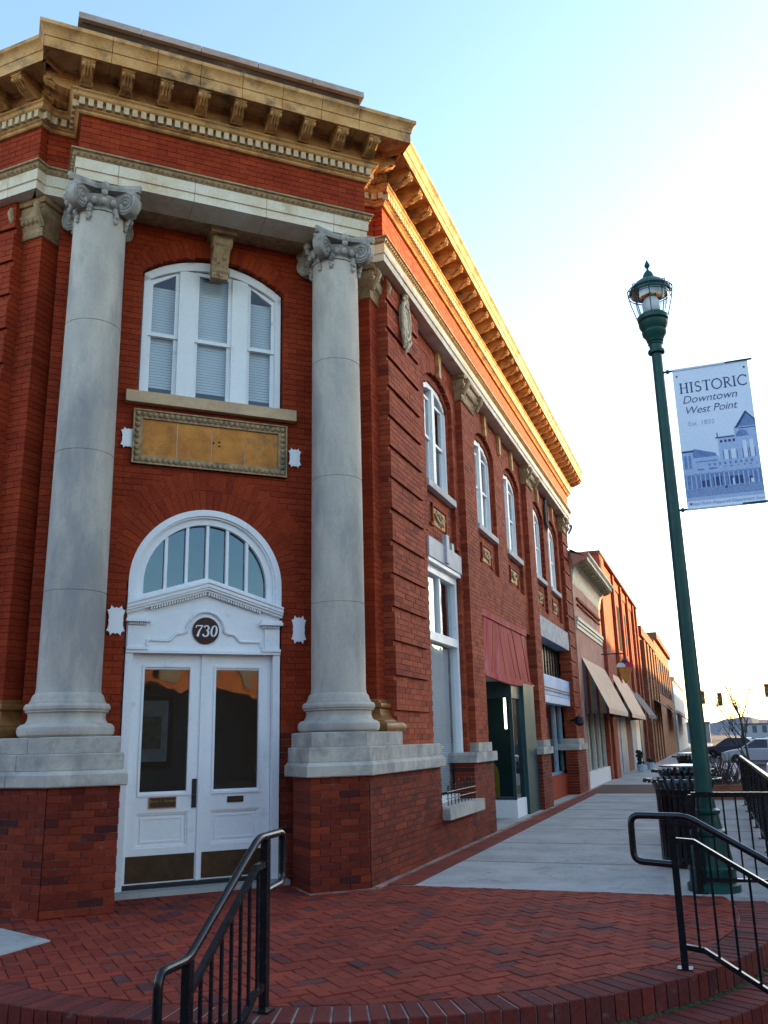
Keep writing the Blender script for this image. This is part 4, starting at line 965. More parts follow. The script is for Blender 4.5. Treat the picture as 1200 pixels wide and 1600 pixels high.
# soldier bricks along the steps
def soldier(r0, r1, hz):
    w0 = .0452; k = r0 / r1
    mb = MB(); e = .005
    mb.hexa([(r0, -w0 * k, -hz), (r1, -w0, -hz), (r1, w0, -hz), (r0, w0 * k, -hz), (r0, -w0 * k, -e), (r1, -w0, -e), (r1, w0, -e), (r0, w0 * k, -e)])
    mb.add([(r0, -w0 * k, -e), (r1, -w0, -e), (r1, w0, -e), (r0, w0 * k, -e), (r0 + e, -w0 * k + e, 0), (r1 - e, -w0 + e, 0), (r1 - e, w0 - e, 0), (r0 + e, w0 * k - e, 0)], [(4, 5, 6, 7), (0, 1, 5, 4), (1, 2, 6, 5), (2, 3, 7, 6), (3, 0, 4, 7)])
    return mb.mesh('step_brick', STEP)
for si, (r0, r1, zt) in enumerate(((RI + .004, RO, 0), (RO + .0, RO + .29, -.15), (RO + .29, RO + .58, -.30))):
    me = soldier(r0, r1, .145); st_ = .1015 / r1; t = R_(-160)
    while t < R_(12):
        x, y = CX + r1 * math.cos(t), CY + r1 * math.sin(t)
        M = Matrix.Translation((CX, CY, zt + random.uniform(-.003, .003))) @ Matrix.Rotation(t, 4, 'Z')
        if y < Y_PL - .03 and lnx * x + lny * y < lnc - .02 and y < 8.7: put('step_brick', me, stairs[si], M)
        t += st_
# moss along the foot of the first riser
mb = MB(); rnd = random.Random(2)
for k in range(420):
    t = R_(-75) + R_(60) * rnd.random() ** .8; r = RO + .004 + abs(rnd.gauss(0, .014)); s_ = rnd.uniform(.006, .02)
    mb.ball((CX + r * math.cos(t), CY + r * math.sin(t), -.149), s_, 6, (1, 1, .5))
stuff(mb.build('moss_tuft', MOSS, stairs[1])); 
# brick band and mortar strip along the foot of the building, brick band across the walk
band = structure(MB().box(-3.31, -2.985, Y_PL, 24.4, .0, .004).build('brick_border', MORTD)); rest = MB()
k = 0; y = Y_PL + .01
while y < 24.3:
    for q in range(1):
        M = Matrix.Translation((-3.13, y + .05, .008)); 
        if y < 15: put('paver', MB_PB if 'MB_PB' in globals() else globals().setdefault('MB_PB', MB().box(-.125, .135, -.047, .047, -.02, 0).mesh('paver', PV)), band, M)
        else: rest.box(-3.255, -2.995, y + .003, y + .097, -.01, .008)
    y += .1015
stuff(rest.build('paver_row', PV, band, recalc=False))
structure(MB().box(-3.335, -3.26, 8.6, 24.4, -.01, .014).build('mortar_strip', MORTL))
def strip_front():
    mb = MB(); p = [CH(.87, -9.0, 0), CH(.87, -8.46, 0), CH(1.53, -8.46, 0), (-3.28, 8.62, 0), (-3.36, 8.62, 0), CH(1.4, -8.6, 0), CH(.98, -8.6, 0)]
    mb.prism([(x, y, -.01) for x, y, z in p], [(x, y, .01) for x, y, z in p]); return structure(mb.build('mortar_strip', MORTL))
strip_front()
xb = structure(MB().box(-3.3, .55, 23.3, 27.3, 0, .004).build('brick_crossing', wallbrick('paver_far', (.21, .032, .022), (.14, .03, .025), (.10, .05, .04), .6)))
# control joints of the concrete walk
mb = MB()
for y in (10.7, 12.6, 14.5, 16.4, 18.3, 20.2, 22.1, 30, 33, 36, 39, 42): mb.box(-2.98, .6, y, y + .018, .0, .0025)
structure(mb.build('walk_joint', mat('joint', (.16, .155, .15), .95)))
# ================================================================= stair railings
def fillet(pts, r=.07, n=5):
    pts = [Vector(p) for p in pts]; out = [pts[0]]
    for a, b, c in zip(pts[:-2], pts[1:-1], pts[2:]):
        u, v = (a - b), (c - b); k = min(r, u.length * .45, v.length * .45); p, q = b + u.normalized() * k, b + v.normalized() * k
        for i in range(n + 1): t = i / n; out.append(p.lerp(b, t).lerp(b.lerp(q, t), t))
    out.append(pts[-1]); return out
def stair_rail(label, P, d, lab_end):
    d = Vector((d[0], d[1], 0)).normalized(); P = Vector((P[0], P[1], 0))
    def q(a, z): return P + d * a + Vector((0, 0, z))
    o = thing('stair_railing', label, 'railing', tuple(P), 'railings of the curved brick steps')
    hr = fillet([q(.0, .60), q(-.26, .61), q(-.26, .89), q(.10, .89), q(.90, .45), q(1.17, .455), q(1.17, .12), q(.93, .11)], .06)
    MB().tube(hr, .0215, 12).build('handrail', BLACK, o, smooth=50)
    def bar(p, w, h): return p
    for (a, z0, z1) in ((.0, 0, .885), (.90, GZ, .45)):
        p = q(a, 0); MB().box(p.x - .021, p.x + .021, p.y - .021, p.y + .021, z0, z1).build('post', BLACK, o)
        MB().box(p.x - .045, p.x + .045, p.y - .045, p.y + .045, z0, z0 + .008).build('post_plate', BLACK, o)
    def flat(pts, h=.016, w=.016):
        mb = MB(); sd = Vector((-d.y, d.x, 0)) * w
        for a, b in zip(pts[:-1], pts[1:]):
            up = Vector((0, 0, h)); mb.hexa([a - sd - up, b - sd - up, b + sd - up, a + sd - up, a - sd + up, b - sd + up, b + sd + up, a + sd + up])
        return mb
    flat([q(.02, .745), q(.13, .74), q(.88, .31)]).build('middle_rail', BLACK, o)
    flat([q(.02, .125), q(.13, .115), q(.88, -.30)]).build('bottom_rail', BLACK, o)
    for k in range(7):
        a = .10 + k * .111; zt = .745 if a < .13 else .74 - (a - .13) * .573; zb = .12 if a < .13 else .115 - (a - .13) * .553
        p = q(a, 0); MB().box(p.x - .0075, p.x + .0075, p.y - .0075, p.y + .0075, zb, zt).build('baluster', BLACK, o)
stair_rail('black iron stair railing in front of the white double doors', (-2.458, 4.696), (.09, -1.0), 0)
stair_rail('black iron stair railing with a looped end in front of the green lamp post base', (-.343, 6.186), (.98, -.2), 0)
def guard(label, A, Bp, top, nb, posts):
    A, Bp = Vector((*A, 0)), Vector((*Bp, 0)); o = thing('guard_railing', label, 'railing', tuple(A), 'guard railings of the raised walk'); dv = Bp - A; u = dv.normalized(); sd = Vector((-u.y, u.x, 0)) * .02
    for (z, h, nm) in ((top, .022, 'top_rail'), (.12, .014, 'bottom_rail')):
        up = Vector((0, 0, h)); mb = MB(); a, b = A + Vector((0, 0, z)), Bp + Vector((0, 0, z)); mb.hexa([a - sd - up, b - sd - up, b + sd - up, a + sd - up, a - sd + up, b - sd + up, b + sd + up, a + sd + up]); mb.build(nm, BLACK, o)
    for k in range(nb):
        p = A + dv * ((k + .5) / nb); put('baluster', BALM, o, Matrix.Translation((p.x, p.y, .12)) @ Matrix.Diagonal((1, 1, top - .12, 1)))
    for k in range(posts):
        p = A + dv * (k / (posts - 1)); MB().box(p.x - .025, p.x + .025, p.y - .025, p.y + .025, 0, top).build('post', BLACK, o); MB().box(p.x - .06, p.x + .06, p.y - .05, p.y + .05, 0, .012).build('post_plate', BLACK, o)
BALM = MB().box(-.008, .008, -.008, .008, 0, 1).mesh('baluster', BLACK)
guard('low black guard railing crossing in front of the green lamp post', (-.30, 8.98), (.46, 8.98), .85, 7, 2)
guard('long black guard railing along the street edge of the sidewalk', (.46, 9.06), (.36, 19.5), .93, 96, 8)
# ================================================================= lamp post, banner
LX, LY = -.185, 9.18
lamp = thing('street_lamp', 'tall dark green street lamp with an acorn glass lantern', 'street lamp', (LX, LY, 0))
bp = [(.235, 0), (.235, .06), (.21, .075), (.205, .16), (.215, .18), (.215, .20), (.19, .22), (.175, .30), (.165, .40), (.15, .47), (.165, .485), (.165, .52), (.13, .54), (.115, .60), (.11, .66), (.125, .675), (.125, .70), (.092, .72), (.082, .80)]
n = 16; mb = MB().lathe(bp, n, (LX, LY, 0)); mb.build('base', GREEN, lamp, smooth=40)
for k in range(8):
    t = 2 * math.pi * k / 8; MB().tube([(LX + .20 * math.cos(t), LY + .20 * math.sin(t), .02), (LX + .185 * math.cos(t), LY + .185 * math.sin(t), .20), (LX + .14 * math.cos(t), LY + .14 * math.sin(t), .50)], .014, 6).build('base_rib', GREEN, lamp)
MB().lathe([(.078, .78), (.074, 1.6), (.064, 3.4), (.053, 5.36)], 20, (LX, LY, 0)).build('pole', GREEN, lamp, smooth=40)
MB().lathe([(.05, 5.33), (.085, 5.345), (.09, 5.36), (.085, 5.38), (.065, 5.385), (.068, 5.44), (.08, 5.45), (.072, 5.47), (.085, 5.48), (.10, 5.53), (.125, 5.56), (.13, 5.60), (.12, 5.61), (.15, 5.66), (.155, 5.70), (.135, 5.71), (.16, 5.73), (.165, 5.77), (.14, 5.785), (.13, 5.80)], 24, (LX, LY, 0)).build('lantern_base', GREEN, lamp, smooth=35)
MB().lathe([(.13, 5.80), (.155, 5.85), (.19, 5.95), (.205, 6.03), (.20, 6.08)], 24, (LX, LY, 0), cap=False).build('globe', LAMPG, lamp, smooth=60)
MB().lathe([(.06, 5.80), (.09, 5.84), (.10, 5.93), (.07, 5.99), (.01, 6.01)], 12, (LX, LY, 0)).build('bulb', mat('lamp_bulb', (.92, .92, .90), .3), lamp, smooth=60)
MB().lathe([(.215, 6.05), (.22, 6.09), (.195, 6.13), (.15, 6.18), (.10, 6.215), (.06, 6.225), (.062, 6.25), (.05, 6.29), (.03, 6.32), (.014, 6.33), (.012, 6.36), (.028, 6.38), (.03, 6.40), (.016, 6.43), (.004, 6.46)], 24, (LX, LY, 0)).build('cap', GREEN, lamp, smooth=35)
for k in range(8):
    t = 2 * math.pi * k / 8; MB().tube([(LX + r * math.cos(t), LY + r * math.sin(t), z) for r, z in ((.16, 5.76), (.18, 5.84), (.215, 5.97), (.232, 6.08), (.235, 6.12), (.20, 6.13))], .006, 5).build('cage_rib', GREEN, lamp)
for z, r in ((6.04, .229), (6.09, .234)): MB().tube([(LX + r * math.cos(2 * math.pi * k / 24), LY + r * math.sin(2 * math.pi * k / 24), z) for k in range(25)], .006, 5).build('cage_ring', GREEN, lamp)
for z in (5.115, 3.60): MB().tube([(LX + .04, LY, z), (LX + .92, LY - .02, z)], .012, 8).build('banner_arm', GREEN, lamp); MB().ball((LX + .09, LY, z), .024, 8).build('arm_knuckle', GREEN, lamp)
BAN = mat('banner_cloth', (.74, .80, .90), .7, (.70, .76, .88), scale=1.5, fine=200, bmp=.05)
B1 = mat('print_dark_blue', (.035, .06, .16), .7, (.05, .09, .22), scale=30); B2 = mat('print_blue', (.13, .21, .42), .7, (.20, .30, .52), scale=26); B3 = mat('print_pale_blue', (.36, .46, .68), .7, (.46, .56, .76), scale=24); B4 = mat('print_mid_blue', (.20, .28, .48), .7, (.30, .38, .58), scale=30)
ban = thing('street_banner', 'pale blue printed banner reading HISTORIC Downtown West Point hung from the lamp post', 'banner', (LX + .5, LY - .02, 3.6))
bx0, bx1, bz0, bz1, by = LX + .135, LX + .875, 3.60, 5.115, LY - .012
wv = lambda u, v: .012 * math.sin(u * 4 + v * 2) * (v * (1 - v)) * 4
mb = MB(); nx_, nz_ = 10, 16; vs = []
for j in range(nz_ + 1):
    for i in range(nx_ + 1): vs.append((bx0 + (bx1 - bx0) * i / nx_, by, bz0 + (bz1 - bz0) * j / nz_))
fs = [(j * (nx_ + 1) + i, j * (nx_ + 1) + i + 1, (j + 1) * (nx_ + 1) + i + 1, (j + 1) * (nx_ + 1) + i) for j in range(nz_) for i in range(nx_)]
mb.box(bx0, bx1, by, by + .004, bz0, bz1); cloth = mb.build('cloth', BAN, ban)
for z in (bz0, bz1): MB().tube([(bx0, by + .002, z), (bx1, by + .002, z)], .016, 8).build('sleeve', BAN, ban)
for (x, z) in ((.04, 1.44), (.70, 1.44), (.04, .05)): MB().lathe([(.010, -.002), (.010, .002)], 10).build('grommet', BLACKM, ban, M=Matrix.Translation((bx0 + x, by - .003, bz0 + z)) @ Matrix.Rotation(math.pi / 2, 4, 'X'))
def bt(body, x, z, size, m, shear=0, off=0., sp=1.0): put('lettering', text_mesh(body, size, m, .0004, shear, off, sp, 'LEFT'), ban, Matrix.Translation((bx0 + x, by - .002, bz0 + z)) @ STAND)
# HISTORIC in roman capitals: strokes with serifs
def caps(word, x, z, h, m):
    mb = MB(); yy = by - .0022; x += bx0; z += bz0
    def stroke(pts, w):
        for a, b in zip(pts[:-1], pts[1:]):
            A, Bq = Vector(a), Vector(b); d = (Bq - A); d = d.normalized() if d.length else Vector((1, 0)); nn = Vector((-d.y, d.x)) * w / 2; A2 = A - d * w * .15; B2_ = Bq + d * w * .15
            mb.prism([(p.x, yy, p.y) for p in (A2 - nn, B2_ - nn, B2_ + nn, A2 + nn)], [(p.x, yy + .0015, p.y) for p in (A2 - nn, B2_ - nn, B2_ + nn, A2 + nn)])
    T, t_ = h * .13, h * .055
    for k, ch in enumerate(word):
        H_ = h * (1.0 if k else 1.0)
        def st(px): stroke([(px, z), (px, z + H_)], T); [stroke([(px - h * .14, zz), (px + h * .14, zz)], t_) for zz in (z + t_ / 2, z + H_ - t_ / 2)]
        def arc(cx, cz, rx, rz, a0, a1, w, n=14): stroke([(cx + rx * math.cos(a0 + (a1 - a0) * i / n), cz + rz * math.sin(a0 + (a1 - a0) * i / n)) for i in range(n + 1)], w)
        if ch == 'H': st(x + h * .14); st(x + h * .64); stroke([(x + h * .14, z + h * .52), (x + h * .64, z + h * .52)], t_); x += h * .93
        elif ch == 'I': st(x + h * .12); x += h * .40
        elif ch == 'T': st(x + h * .36); stroke([(x + h * .02, z + H_ - t_ / 2), (x + h * .70, z + H_ - t_ / 2)], t_); [stroke([(x + h * q, z + H_), (x + h * q, z + H_ * .84)], t_) for q in (.03, .69)]; x += h * .80
        elif ch == 'O': arc(x + h * .44, z + h * .5, h * .41, h * .48, 0, 2 * math.pi, T * .8, 24); x += h * 1.0
        elif ch == 'C': arc(x + h * .44, z + h * .5, h * .41, h * .48, R_(42), R_(318), T * .8, 20); stroke([(x + h * .75, z + h * .95), (x + h * .75, z + h * .74)], t_); x += h * .9
        elif ch == 'R': st(x + h * .14); arc(x + h * .28, z + h * .74, h * .25, h * .235, R_(-90), R_(90), T * .75, 10); stroke([(x + h * .14, z + h * .505), (x + h * .3, z + h * .505)], t_); stroke([(x + h * .30, z + h * .5), (x + h * .68, z + h * .02)], T * .85); x += h * .82
        elif ch == 'S': arc(x + h * .28, z + h * .74, h * .21, h * .225, R_(35), R_(235), T * .7, 10); arc(x + h * .28, z + h * .27, h * .24, h * .245, R_(75), R_(-150), T * .8, 12); stroke([(x + h * .14, z + h * .56), (x + h * .36, z + h * .49)], T); x += h * .68
    mb.build('lettering', m, ban)
caps('HISTORIC', .055, 1.245, .113, B1)
bt('Downtown', .065, 1.165, .118, B1, .28, -.0008, .98); bt('West Point', .075, 1.045, .116, B1, .28, -.0008, .95); bt('Est. 1832', .10, .90, .07, B4, 0, -.001)
bt('West Point\u2013Pepperell Department Store', .03, .045, .043, B4, .2)
def pr(m, polys, lift, nm='print'):
    mb = MB(); zm = lambda z: z if z < .205 else .205 + (z - .205) * 1.093
    polys = [[(x, zm(z)) for x, z in p] for p in polys]
    for p in polys: mb.prism([(bx0 + x, by - lift, bz0 + z) for x, z in p], [(bx0 + x, by - .0003, bz0 + z) for x, z in p])
    stuff(mb.build(nm, m, ban))
rc = lambda x0, x1, z0, z1: [(x0, z0), (x1, z0), (x1, z1), (x0, z1)]
W_ = bx1 - bx0
pr(B3, [rc(.005, .11, .22, .58), rc(.11, .36, .30, .50), rc(.365, .528, .32, .68), rc(.53, W_ - .005, .32, .76)], .0010)
pr(B2, [[(.11, .50), (.11, .58), (.13, .59), (.33, .53), (.34, .50)], rc(.01, W_ - .005, .205, .36), [(.55, .755), (.66, .905), (W_ - .002, .80), (W_ - .002, .755)], [(.60 + .06 * math.cos(t), .66 + .065 * math.sin(t)) for t in [math.pi * k / 10 for k in range(11)]]], .0014)
pr(B1, [[(.535, .745), (.655, .905), (.665, .885), (.565, .745)], [(.655, .905), (W_ - .002, .815), (W_ - .002, .795), (.66, .88)], rc(.345, .528, .665, .678), rc(.57, W_ - .003, .735, .744), rc(.005, .12, .56, .578), rc(.36, .37, .68, .72), rc(.28, .36, .215, .30), rc(.42, .56, .213, .29), rc(.15, .24, .213, .275), rc(.60, .66, .22, .27), rc(.38, .405, .18, .21)] + [rc(.385 + k * .04, .408 + k * .04, .62, .645) for k in range(4)] + [rc(x, x + .006, .38, .54) for x in (.40, .455, .47, .53, .585, .635, .65, .70)], .0018)
pr(B3, [rc(.02 + k * .045, .032 + k * .045, .20, .345) for k in range(16)] + [rc(.01, W_ - .01, .335, .372), rc(.22, W_ - .01, .395, .45)], .0022)
pr(BAN, [rc(.412, .448, .455, .55), rc(.475, .52, .455, .55), rc(.595, .63, .455, .62), rc(.66, .695, .455, .62), rc(.46, .475, .208, .27), rc(.63, .655, .212, .25)], .0026)
pr(B2, [rc(.02, .05, .40, .53), rc(.065, .09, .40, .53), rc(.14, .20, .375, .39), rc(.25, .33, .375, .39), rc(.13, .34, .455, .465)] + [rc(.25 + k * .05, .272 + k * .05, .408, .432) for k in range(9)], .0028)
pr(B4, [rc(.005, W_ - .003, .105, .207)], .0012); pr(B3, [rc(.005, W_ - .003, .08, .115)], .0016)
# ================================================================= litter bins
STEEL = mat('bin_lid', (.50, .50, .48), .25, metal=.8)
def bin_(x, y, label, lid, r=.29, h=.93):
    o = thing('litter_bin', label, 'litter bin', (x, y, 0), 'slatted litter bins on the sidewalk')
    MB().lathe([(r - .035, .06), (r - .03, h - .12), (r - .06, h - .12), (r - .07, .07)], 28, (x, y, 0)).build('liner', BLACKM, o, smooth=40)
    k = 30; sm = bin_.sm
    for i in range(k): put('slat', sm, o, Matrix.Translation((x, y, 0)) @ Matrix.Rotation(2 * math.pi * i / k, 4, 'Z'))
    for z, rr in ((.10, r + .004), (.46, r + .004), (h - .18, r + .006)): MB().lathe([(rr - .004, z - .02), (rr + .004, z - .018), (rr + .004, z + .018), (rr - .004, z + .02)], 30, (x, y, 0), cap=False).build('band', BLACK, o)
    MB().lathe([(r - .06, 0), (r - .06, .07)], 20, (x, y, 0)).build('foot', BLACKM, o)
    if lid: MB().lathe([(r + .02, h + .02), (r + .03, h + .03), (r + .02, h + .045), (.02, h + .06)], 30, (x, y, 0)).build('lid', STEEL, o, smooth=40); [MB().tube([(x + .2 * math.cos(t), y + .2 * math.sin(t), h - .15), (x + .2 * math.cos(t), y + .2 * math.sin(t), h + .03)], .01, 6).build('lid_strut', BLACKM, o) for t in (0, 2.1, 4.2)]
def slat():
    r, h = .29, .93; P = [(r, .05), (r, h - .20), (r + .012, h - .12), (r + .045, h - .05), (r + .09, h - .01), (r + .125, h - .015), (r + .135, h - .05)]; mb = MB(); w_ = .021
    for (a, b) in zip(P[:-1], P[1:]):
        mb.hexa([(a[0] - .004, -w_, a[1]), (b[0] - .004, -w_, b[1]), (b[0] - .004, w_, b[1]), (a[0] - .004, w_, a[1]), (a[0] + .004, -w_, a[1] + .002), (b[0] + .004, -w_, b[1] + .004), (b[0] + .004, w_, b[1] + .004), (a[0] + .004, w_, a[1] + .002)])
    return mb.mesh('slat', BLACK)
bin_.sm = slat()
bin_(-.43, 10.72, 'nearest black slatted litter bin with flared top behind the lamp post', False)
bin_(-.52, 13.4, 'black slatted litter bin with a round metal lid, second behind the lamp post', True)
bin_(-.62, 21.5, 'farthest dark litter bin on the sidewalk beyond the brick crossing', True)
# ================================================================= neighbouring buildings
def awn(parent, y0, y1, zt, zb_, x0, x1, m, stripes=None, valance=.14):
    q = .02
    mb = MB(); mb.prism([(x0, y0, zt), (x1, y0, zb_), (x1, y0, zb_ - valance), (x1 - q, y0, zb_ - valance), (x1 - q, y0, zb_ - q), (x0, y0, zt - q)], [(x0, y1, zt), (x1, y1, zb_), (x1, y1, zb_ - valance), (x1 - q, y1, zb_ - valance), (x1 - q, y1, zb_ - q), (x0, y1, zt - q)])
    a = mb.build('awning', m, parent)
    if stripes:
        n = 8
        for k in range(n):
            xa, xb = x0 + (x1 - x0) * k / n, x0 + (x1 - x0) * (k + 1) / n; za, zc = zt + (zb_ - zt) * k / n, zt + (zb_ - zt) * (k + 1) / n
            for yy in (y0, y1): mb = MB(); mb.prism([(xa, yy - .004, zb_ - valance), (xb, yy - .004, zb_ - valance), (xb, yy - .004, zc - .012), (xa, yy - .004, za - .012)], [(xa, yy + .004, zb_ - valance), (xb, yy + .004, zb_ - valance), (xb, yy + .004, zc - .012), (xa, yy + .004, za - .012)]); mb.build('awning_stripe', stripes[k % len(stripes)], a)
    return a
PINK = mat('pink_paint', (.52, .25, .19), .8, (.44, .20, .15), scale=2); CREAMW = mat('cream_trim', (.68, .64, .52), .6, (.55, .50, .38))
REDB = wallbrick('red_block_brick', (.40, .085, .042), (.32, .062, .032), (.2, .07, .045)); DKB = wallbrick('dark_block_brick', (.28, .095, .05), (.20, .07, .04), (.14, .08, .06)); ORB = wallbrick('orange_block_brick', (.36, .15, .07), (.30, .11, .05), (.2, .13, .1))
PEACH = mat('awning_peach', (.84, .60, .42), .85, (.76, .53, .36), spec=.1, stain=(.62, .42, .28), stain_scale=1.5); STR = [mat('stripe_grey', (.10, .11, .12), .8), mat('stripe_wine', (.13, .012, .016), .8), mat('stripe_olive', (.16, .13, .05), .8)]
SGL = mat('shop_glass', (.06, .08, .10), .45, (.04, .055, .07), scale=1.2, spec=.25, bmp=0); GREYM = mat('grey_marble', (.34, .38, .42), .5, (.24, .27, .31), scale=3)
FARW = mat('far_window', (.06, .075, .09), 1.0, (.04, .05, .06), spec=.0, bmp=0)
# pink shop with a coved cornice
b2 = thing('pink_shop_building', 'low pink painted shop with a white coved cornice next to the corner building', 'building', (-3.6, 27.7, 0))
fx = -3.38
MB().box(-15, fx - .301, 24.55, 30.95, 0, 6.3).build('wall', PINK, b2)
w_ = MB(); w_.box(fx - .3, fx, 24.56, 30.96, 2.35, 5.62); w_.build('front_wall', PINK, b2)
MB().box(fx - .3, fx + .03, 24.54, 24.95, 0, 2.349).build('pier', PINK, b2); MB().box(fx - .3, fx + .03, 30.4, 30.97, 0, 2.349).build('pier', REDB, b2)
MB().box(fx - .299, fx + .0, 24.57, 30.94, 5.621, 6.45).build('parapet', PINK, b2)
cove = [(fx, 5.55), (fx + .02, 5.62), (fx + .03, 5.75), (fx + .07, 5.92), (fx + .16, 6.06), (fx + .28, 6.13), (fx + .42, 6.15), (fx + .46, 6.18), (fx + .46, 6.24), (fx + .52, 6.30), (fx + .52, 6.36), (fx, 6.40)]
MB().prism([(x, 24.6, z) for x, z in cove], [(x, 30.9, z) for x, z in cove]).build('cove_cornice', CREAMW, b2, smooth=30)
MB().prism([(x, 24.5, z) for x, z in cove[3:] + [(fx, 6.5)]], [(x, 24.6, z) for x, z in cove[3:] + [(fx, 6.5)]]).build('cornice_end', PINK, b2)
cm = MB().prism([(0, -.09, 0), (.12, -.09, .03), (.22, -.09, .10), (0, -.09, .14)], [(0, .09, 0), (.12, .09, .03), (.22, .09, .10), (0, .09, .14)]).mesh('cornice_bracket', mat('bracket_tan', (.30, .25, .13), .7))
for k in range(13): put('cornice_bracket', cm, b2, Matrix.Translation((fx + .20, 24.85 + k * .48, 6.0)))
for (z0, z1, d) in ((4.42, 4.50, .05), (4.52, 4.62, .08), (4.30, 4.40, .03)): MB().box(fx, fx + d, 24.7, 30.6, z0, z1).build('string_course', CREAMW, b2)
MB().box(fx, fx + .06, 25.1, 30.3, 5.12, 5.20).build('string_course', REDB, b2); MB().box(fx, fx + .05, 25.1, 30.3, 4.98, 5.02).build('string_course', REDB, b2)
awn(b2, 25.35, 30.9, 3.55, 2.12, fx, -2.74, PEACH, STR)
MB().box(fx - .3, fx - .02, 24.95, 30.4, .0, .42).build('shop_base', WHITE, b2); MB().box(fx - .2, fx - .19, 24.95, 30.4, .42, 2.35).build('shop_pane', SGL, b2)
for k in range(5): MB().box(fx - .22, fx - .1, 25.0 + k * 1.3, 25.1 + k * 1.3, .42, 2.35).build('shop_mullion', CREAMW, b2)
# red brick block
b3 = thing('red_brick_building', 'taller plain red brick building with a peach awning beyond the pink shop', 'building', (-3.6, 38, 0))
MB().box(-15, fx - .02, 31.02, 46.5, 2.5, 7.3).build('wall', REDB, b3)
for (a, b_) in ((31.0, 32.3), (46.0, 46.61)): MB().box(fx - .4, fx + .12, a, b_, 0, 7.6).build('pier', REDB, b3)
MB().box(fx - .45, fx + .16, 30.97, 46.62, 7.6, 7.7).build('coping', DKB, b3); MB().box(fx - .3, fx + .02, 32.3, 46, 7.2, 7.6).build('parapet', REDB, b3)
for k in range(4): MB().box(fx, fx + .1, 35.5 + k * 3.0, 35.9 + k * 3.0, 3.2, 7.55).build('pilaster', REDB, b3)
for k in range(4):
    wn = MB().box(fx - .02, fx + .04, 36.5 + k * 2.7, 37.6 + k * 2.7, 4.6, 6.6).build('window', REDB, b3); MB().box(fx + .04, fx + .05, 36.6 + k * 2.7, 37.5 + k * 2.7, 4.7, 6.5).build('pane', FARW, wn)
awn(b3, 32.4, 38.6, 3.55, 2.12, fx, -2.74, PEACH, STR)
awn(b3, 39.4, 44.5, 3.3, 2.2, fx, -2.66, mat('awning_blue', (.055, .06, .11), .8))
for k, m_ in enumerate((GREYM, GREYM, DKB, GREYM, WHITE, SGL)): MB().box(fx - .3, fx - .03 + .02 * (k % 2), 32.3 + k * 2.3, 34.5 + k * 2.3, 0, 2.5).build('shop_panel', m_, b3)
# dark brick block with arched cornice
b4 = thing('brown_brick_building', 'narrow brown brick building with a corbelled top beyond the red brick building', 'building', (-3.6, 53, 0))
MB().box(-15, fx + .1, 46.7, 57.5, 0, 6.3).build('wall', DKB, b4); MB().box(-15, fx + .25, 46.7, 57.5, 6.3, 6.8).build('parapet', DKB, b4)
for k in range(5): MB().box(fx + .1, fx + .32, 47 + k * 2.4, 47.9 + k * 2.4, .0, 6.1).build('pier', ORB if k else DKB, b4)
for k in range(4): wn = MB().box(fx + .1, fx + .13, 48.2 + k * 2.4, 49.2 + k * 2.4, 3.8, 5.8).build('window', FARW, b4); MB().box(fx + .1, fx + .18, 48.1 + k * 2.4, 49.3 + k * 2.4, 3.65, 3.8).build('sill', CREAMW, wn)
awn(b4, 50.0, 57, 3.4, 2.6, fx + .1, -2.2, mat('awning_black', (.03, .03, .032), .8))
b5 = thing('orange_brick_building', 'distant orange brick building with a red awning along the street', 'building', (-3.6, 66, 0))
MB().box(-15, fx + .2, 57.7, 76, 0, 7.2).build('wall', ORB, b5); MB().box(-15, fx + .4, 57.7, 76, 7.2, 7.6).build('cornice', DKB, b5)
for k in range(6): wn = MB().box(fx + .2, fx + .24, 59 + k * 2.8, 60.2 + k * 2.8, 3.9, 6.2).build('window', FARW, b5)
awn(b5, 66, 75, 3.4, 2.3, fx + .2, -1.9, mat('awning_red', (.30, .015, .02), .8))
b6 = thing('white_rendered_building', 'far white rendered building at the end of the shop row', 'building', (-3.4, 86, 0))
MB().box(-15, fx + .35, 76.2, 100, 0, 5.6).build('wall', mat('white_render', (.70, .69, .66), .9), b6); MB().box(-15, fx + .5, 76.2, 100, 5.6, 5.9).build('cornice', CREAMW, b6)
awn(b6, 78, 90, 3.3, 2.3, fx + .3, -1.6, mat('awning_navy', (.05, .07, .12), .8))
# ice cream cone sign
ic = thing('ice_cream_sign', 'hanging sign shaped like an ice cream cone with pink, white and dark scoops', 'sign', (-2.62, 30.2, 3.6))
cx_, cz_ = -2.64, 3.55
def flatp(pts, m, nm, t=.05): MB().prism([(cx_ + x, 30.2 - t, cz_ + z) for x, z in pts], [(cx_ + x, 30.2 + t, cz_ + z) for x, z in pts]).build(nm, m, ic)
flatp([(-.24, 0), (.24, 0), (.04, -.52), (-.04, -.52)], mat('cone_orange', (.48, .20, .04), .6), 'cone')
ap = lambda cx, cz, r: [(cx + r * math.cos(t), cz + r * math.sin(t)) for t in [math.pi * k / 10 for k in range(11)]]
flatp(ap(.13, .005, .15), mat('scoop_pink', (.62, .03, .13), .6), 'scoop', .06); flatp(ap(-.13, .005, .15), mat('scoop_white', (.72, .74, .78), .6), 'scoop', .062); flatp(ap(0, .10, .15), mat('scoop_dark', (.09, .04, .08), .6), 'scoop', .05)
MB().tube([(fx, 30.2, 4.0), (cx_ + .06, 30.2, 4.0)], .02, 6).build('bracket', BLACKM, ic); MB().tube([(cx_, 30.2, 3.75), (cx_, 30.2, 4.0)], .012, 6).build('hanger', BLACKM, ic)
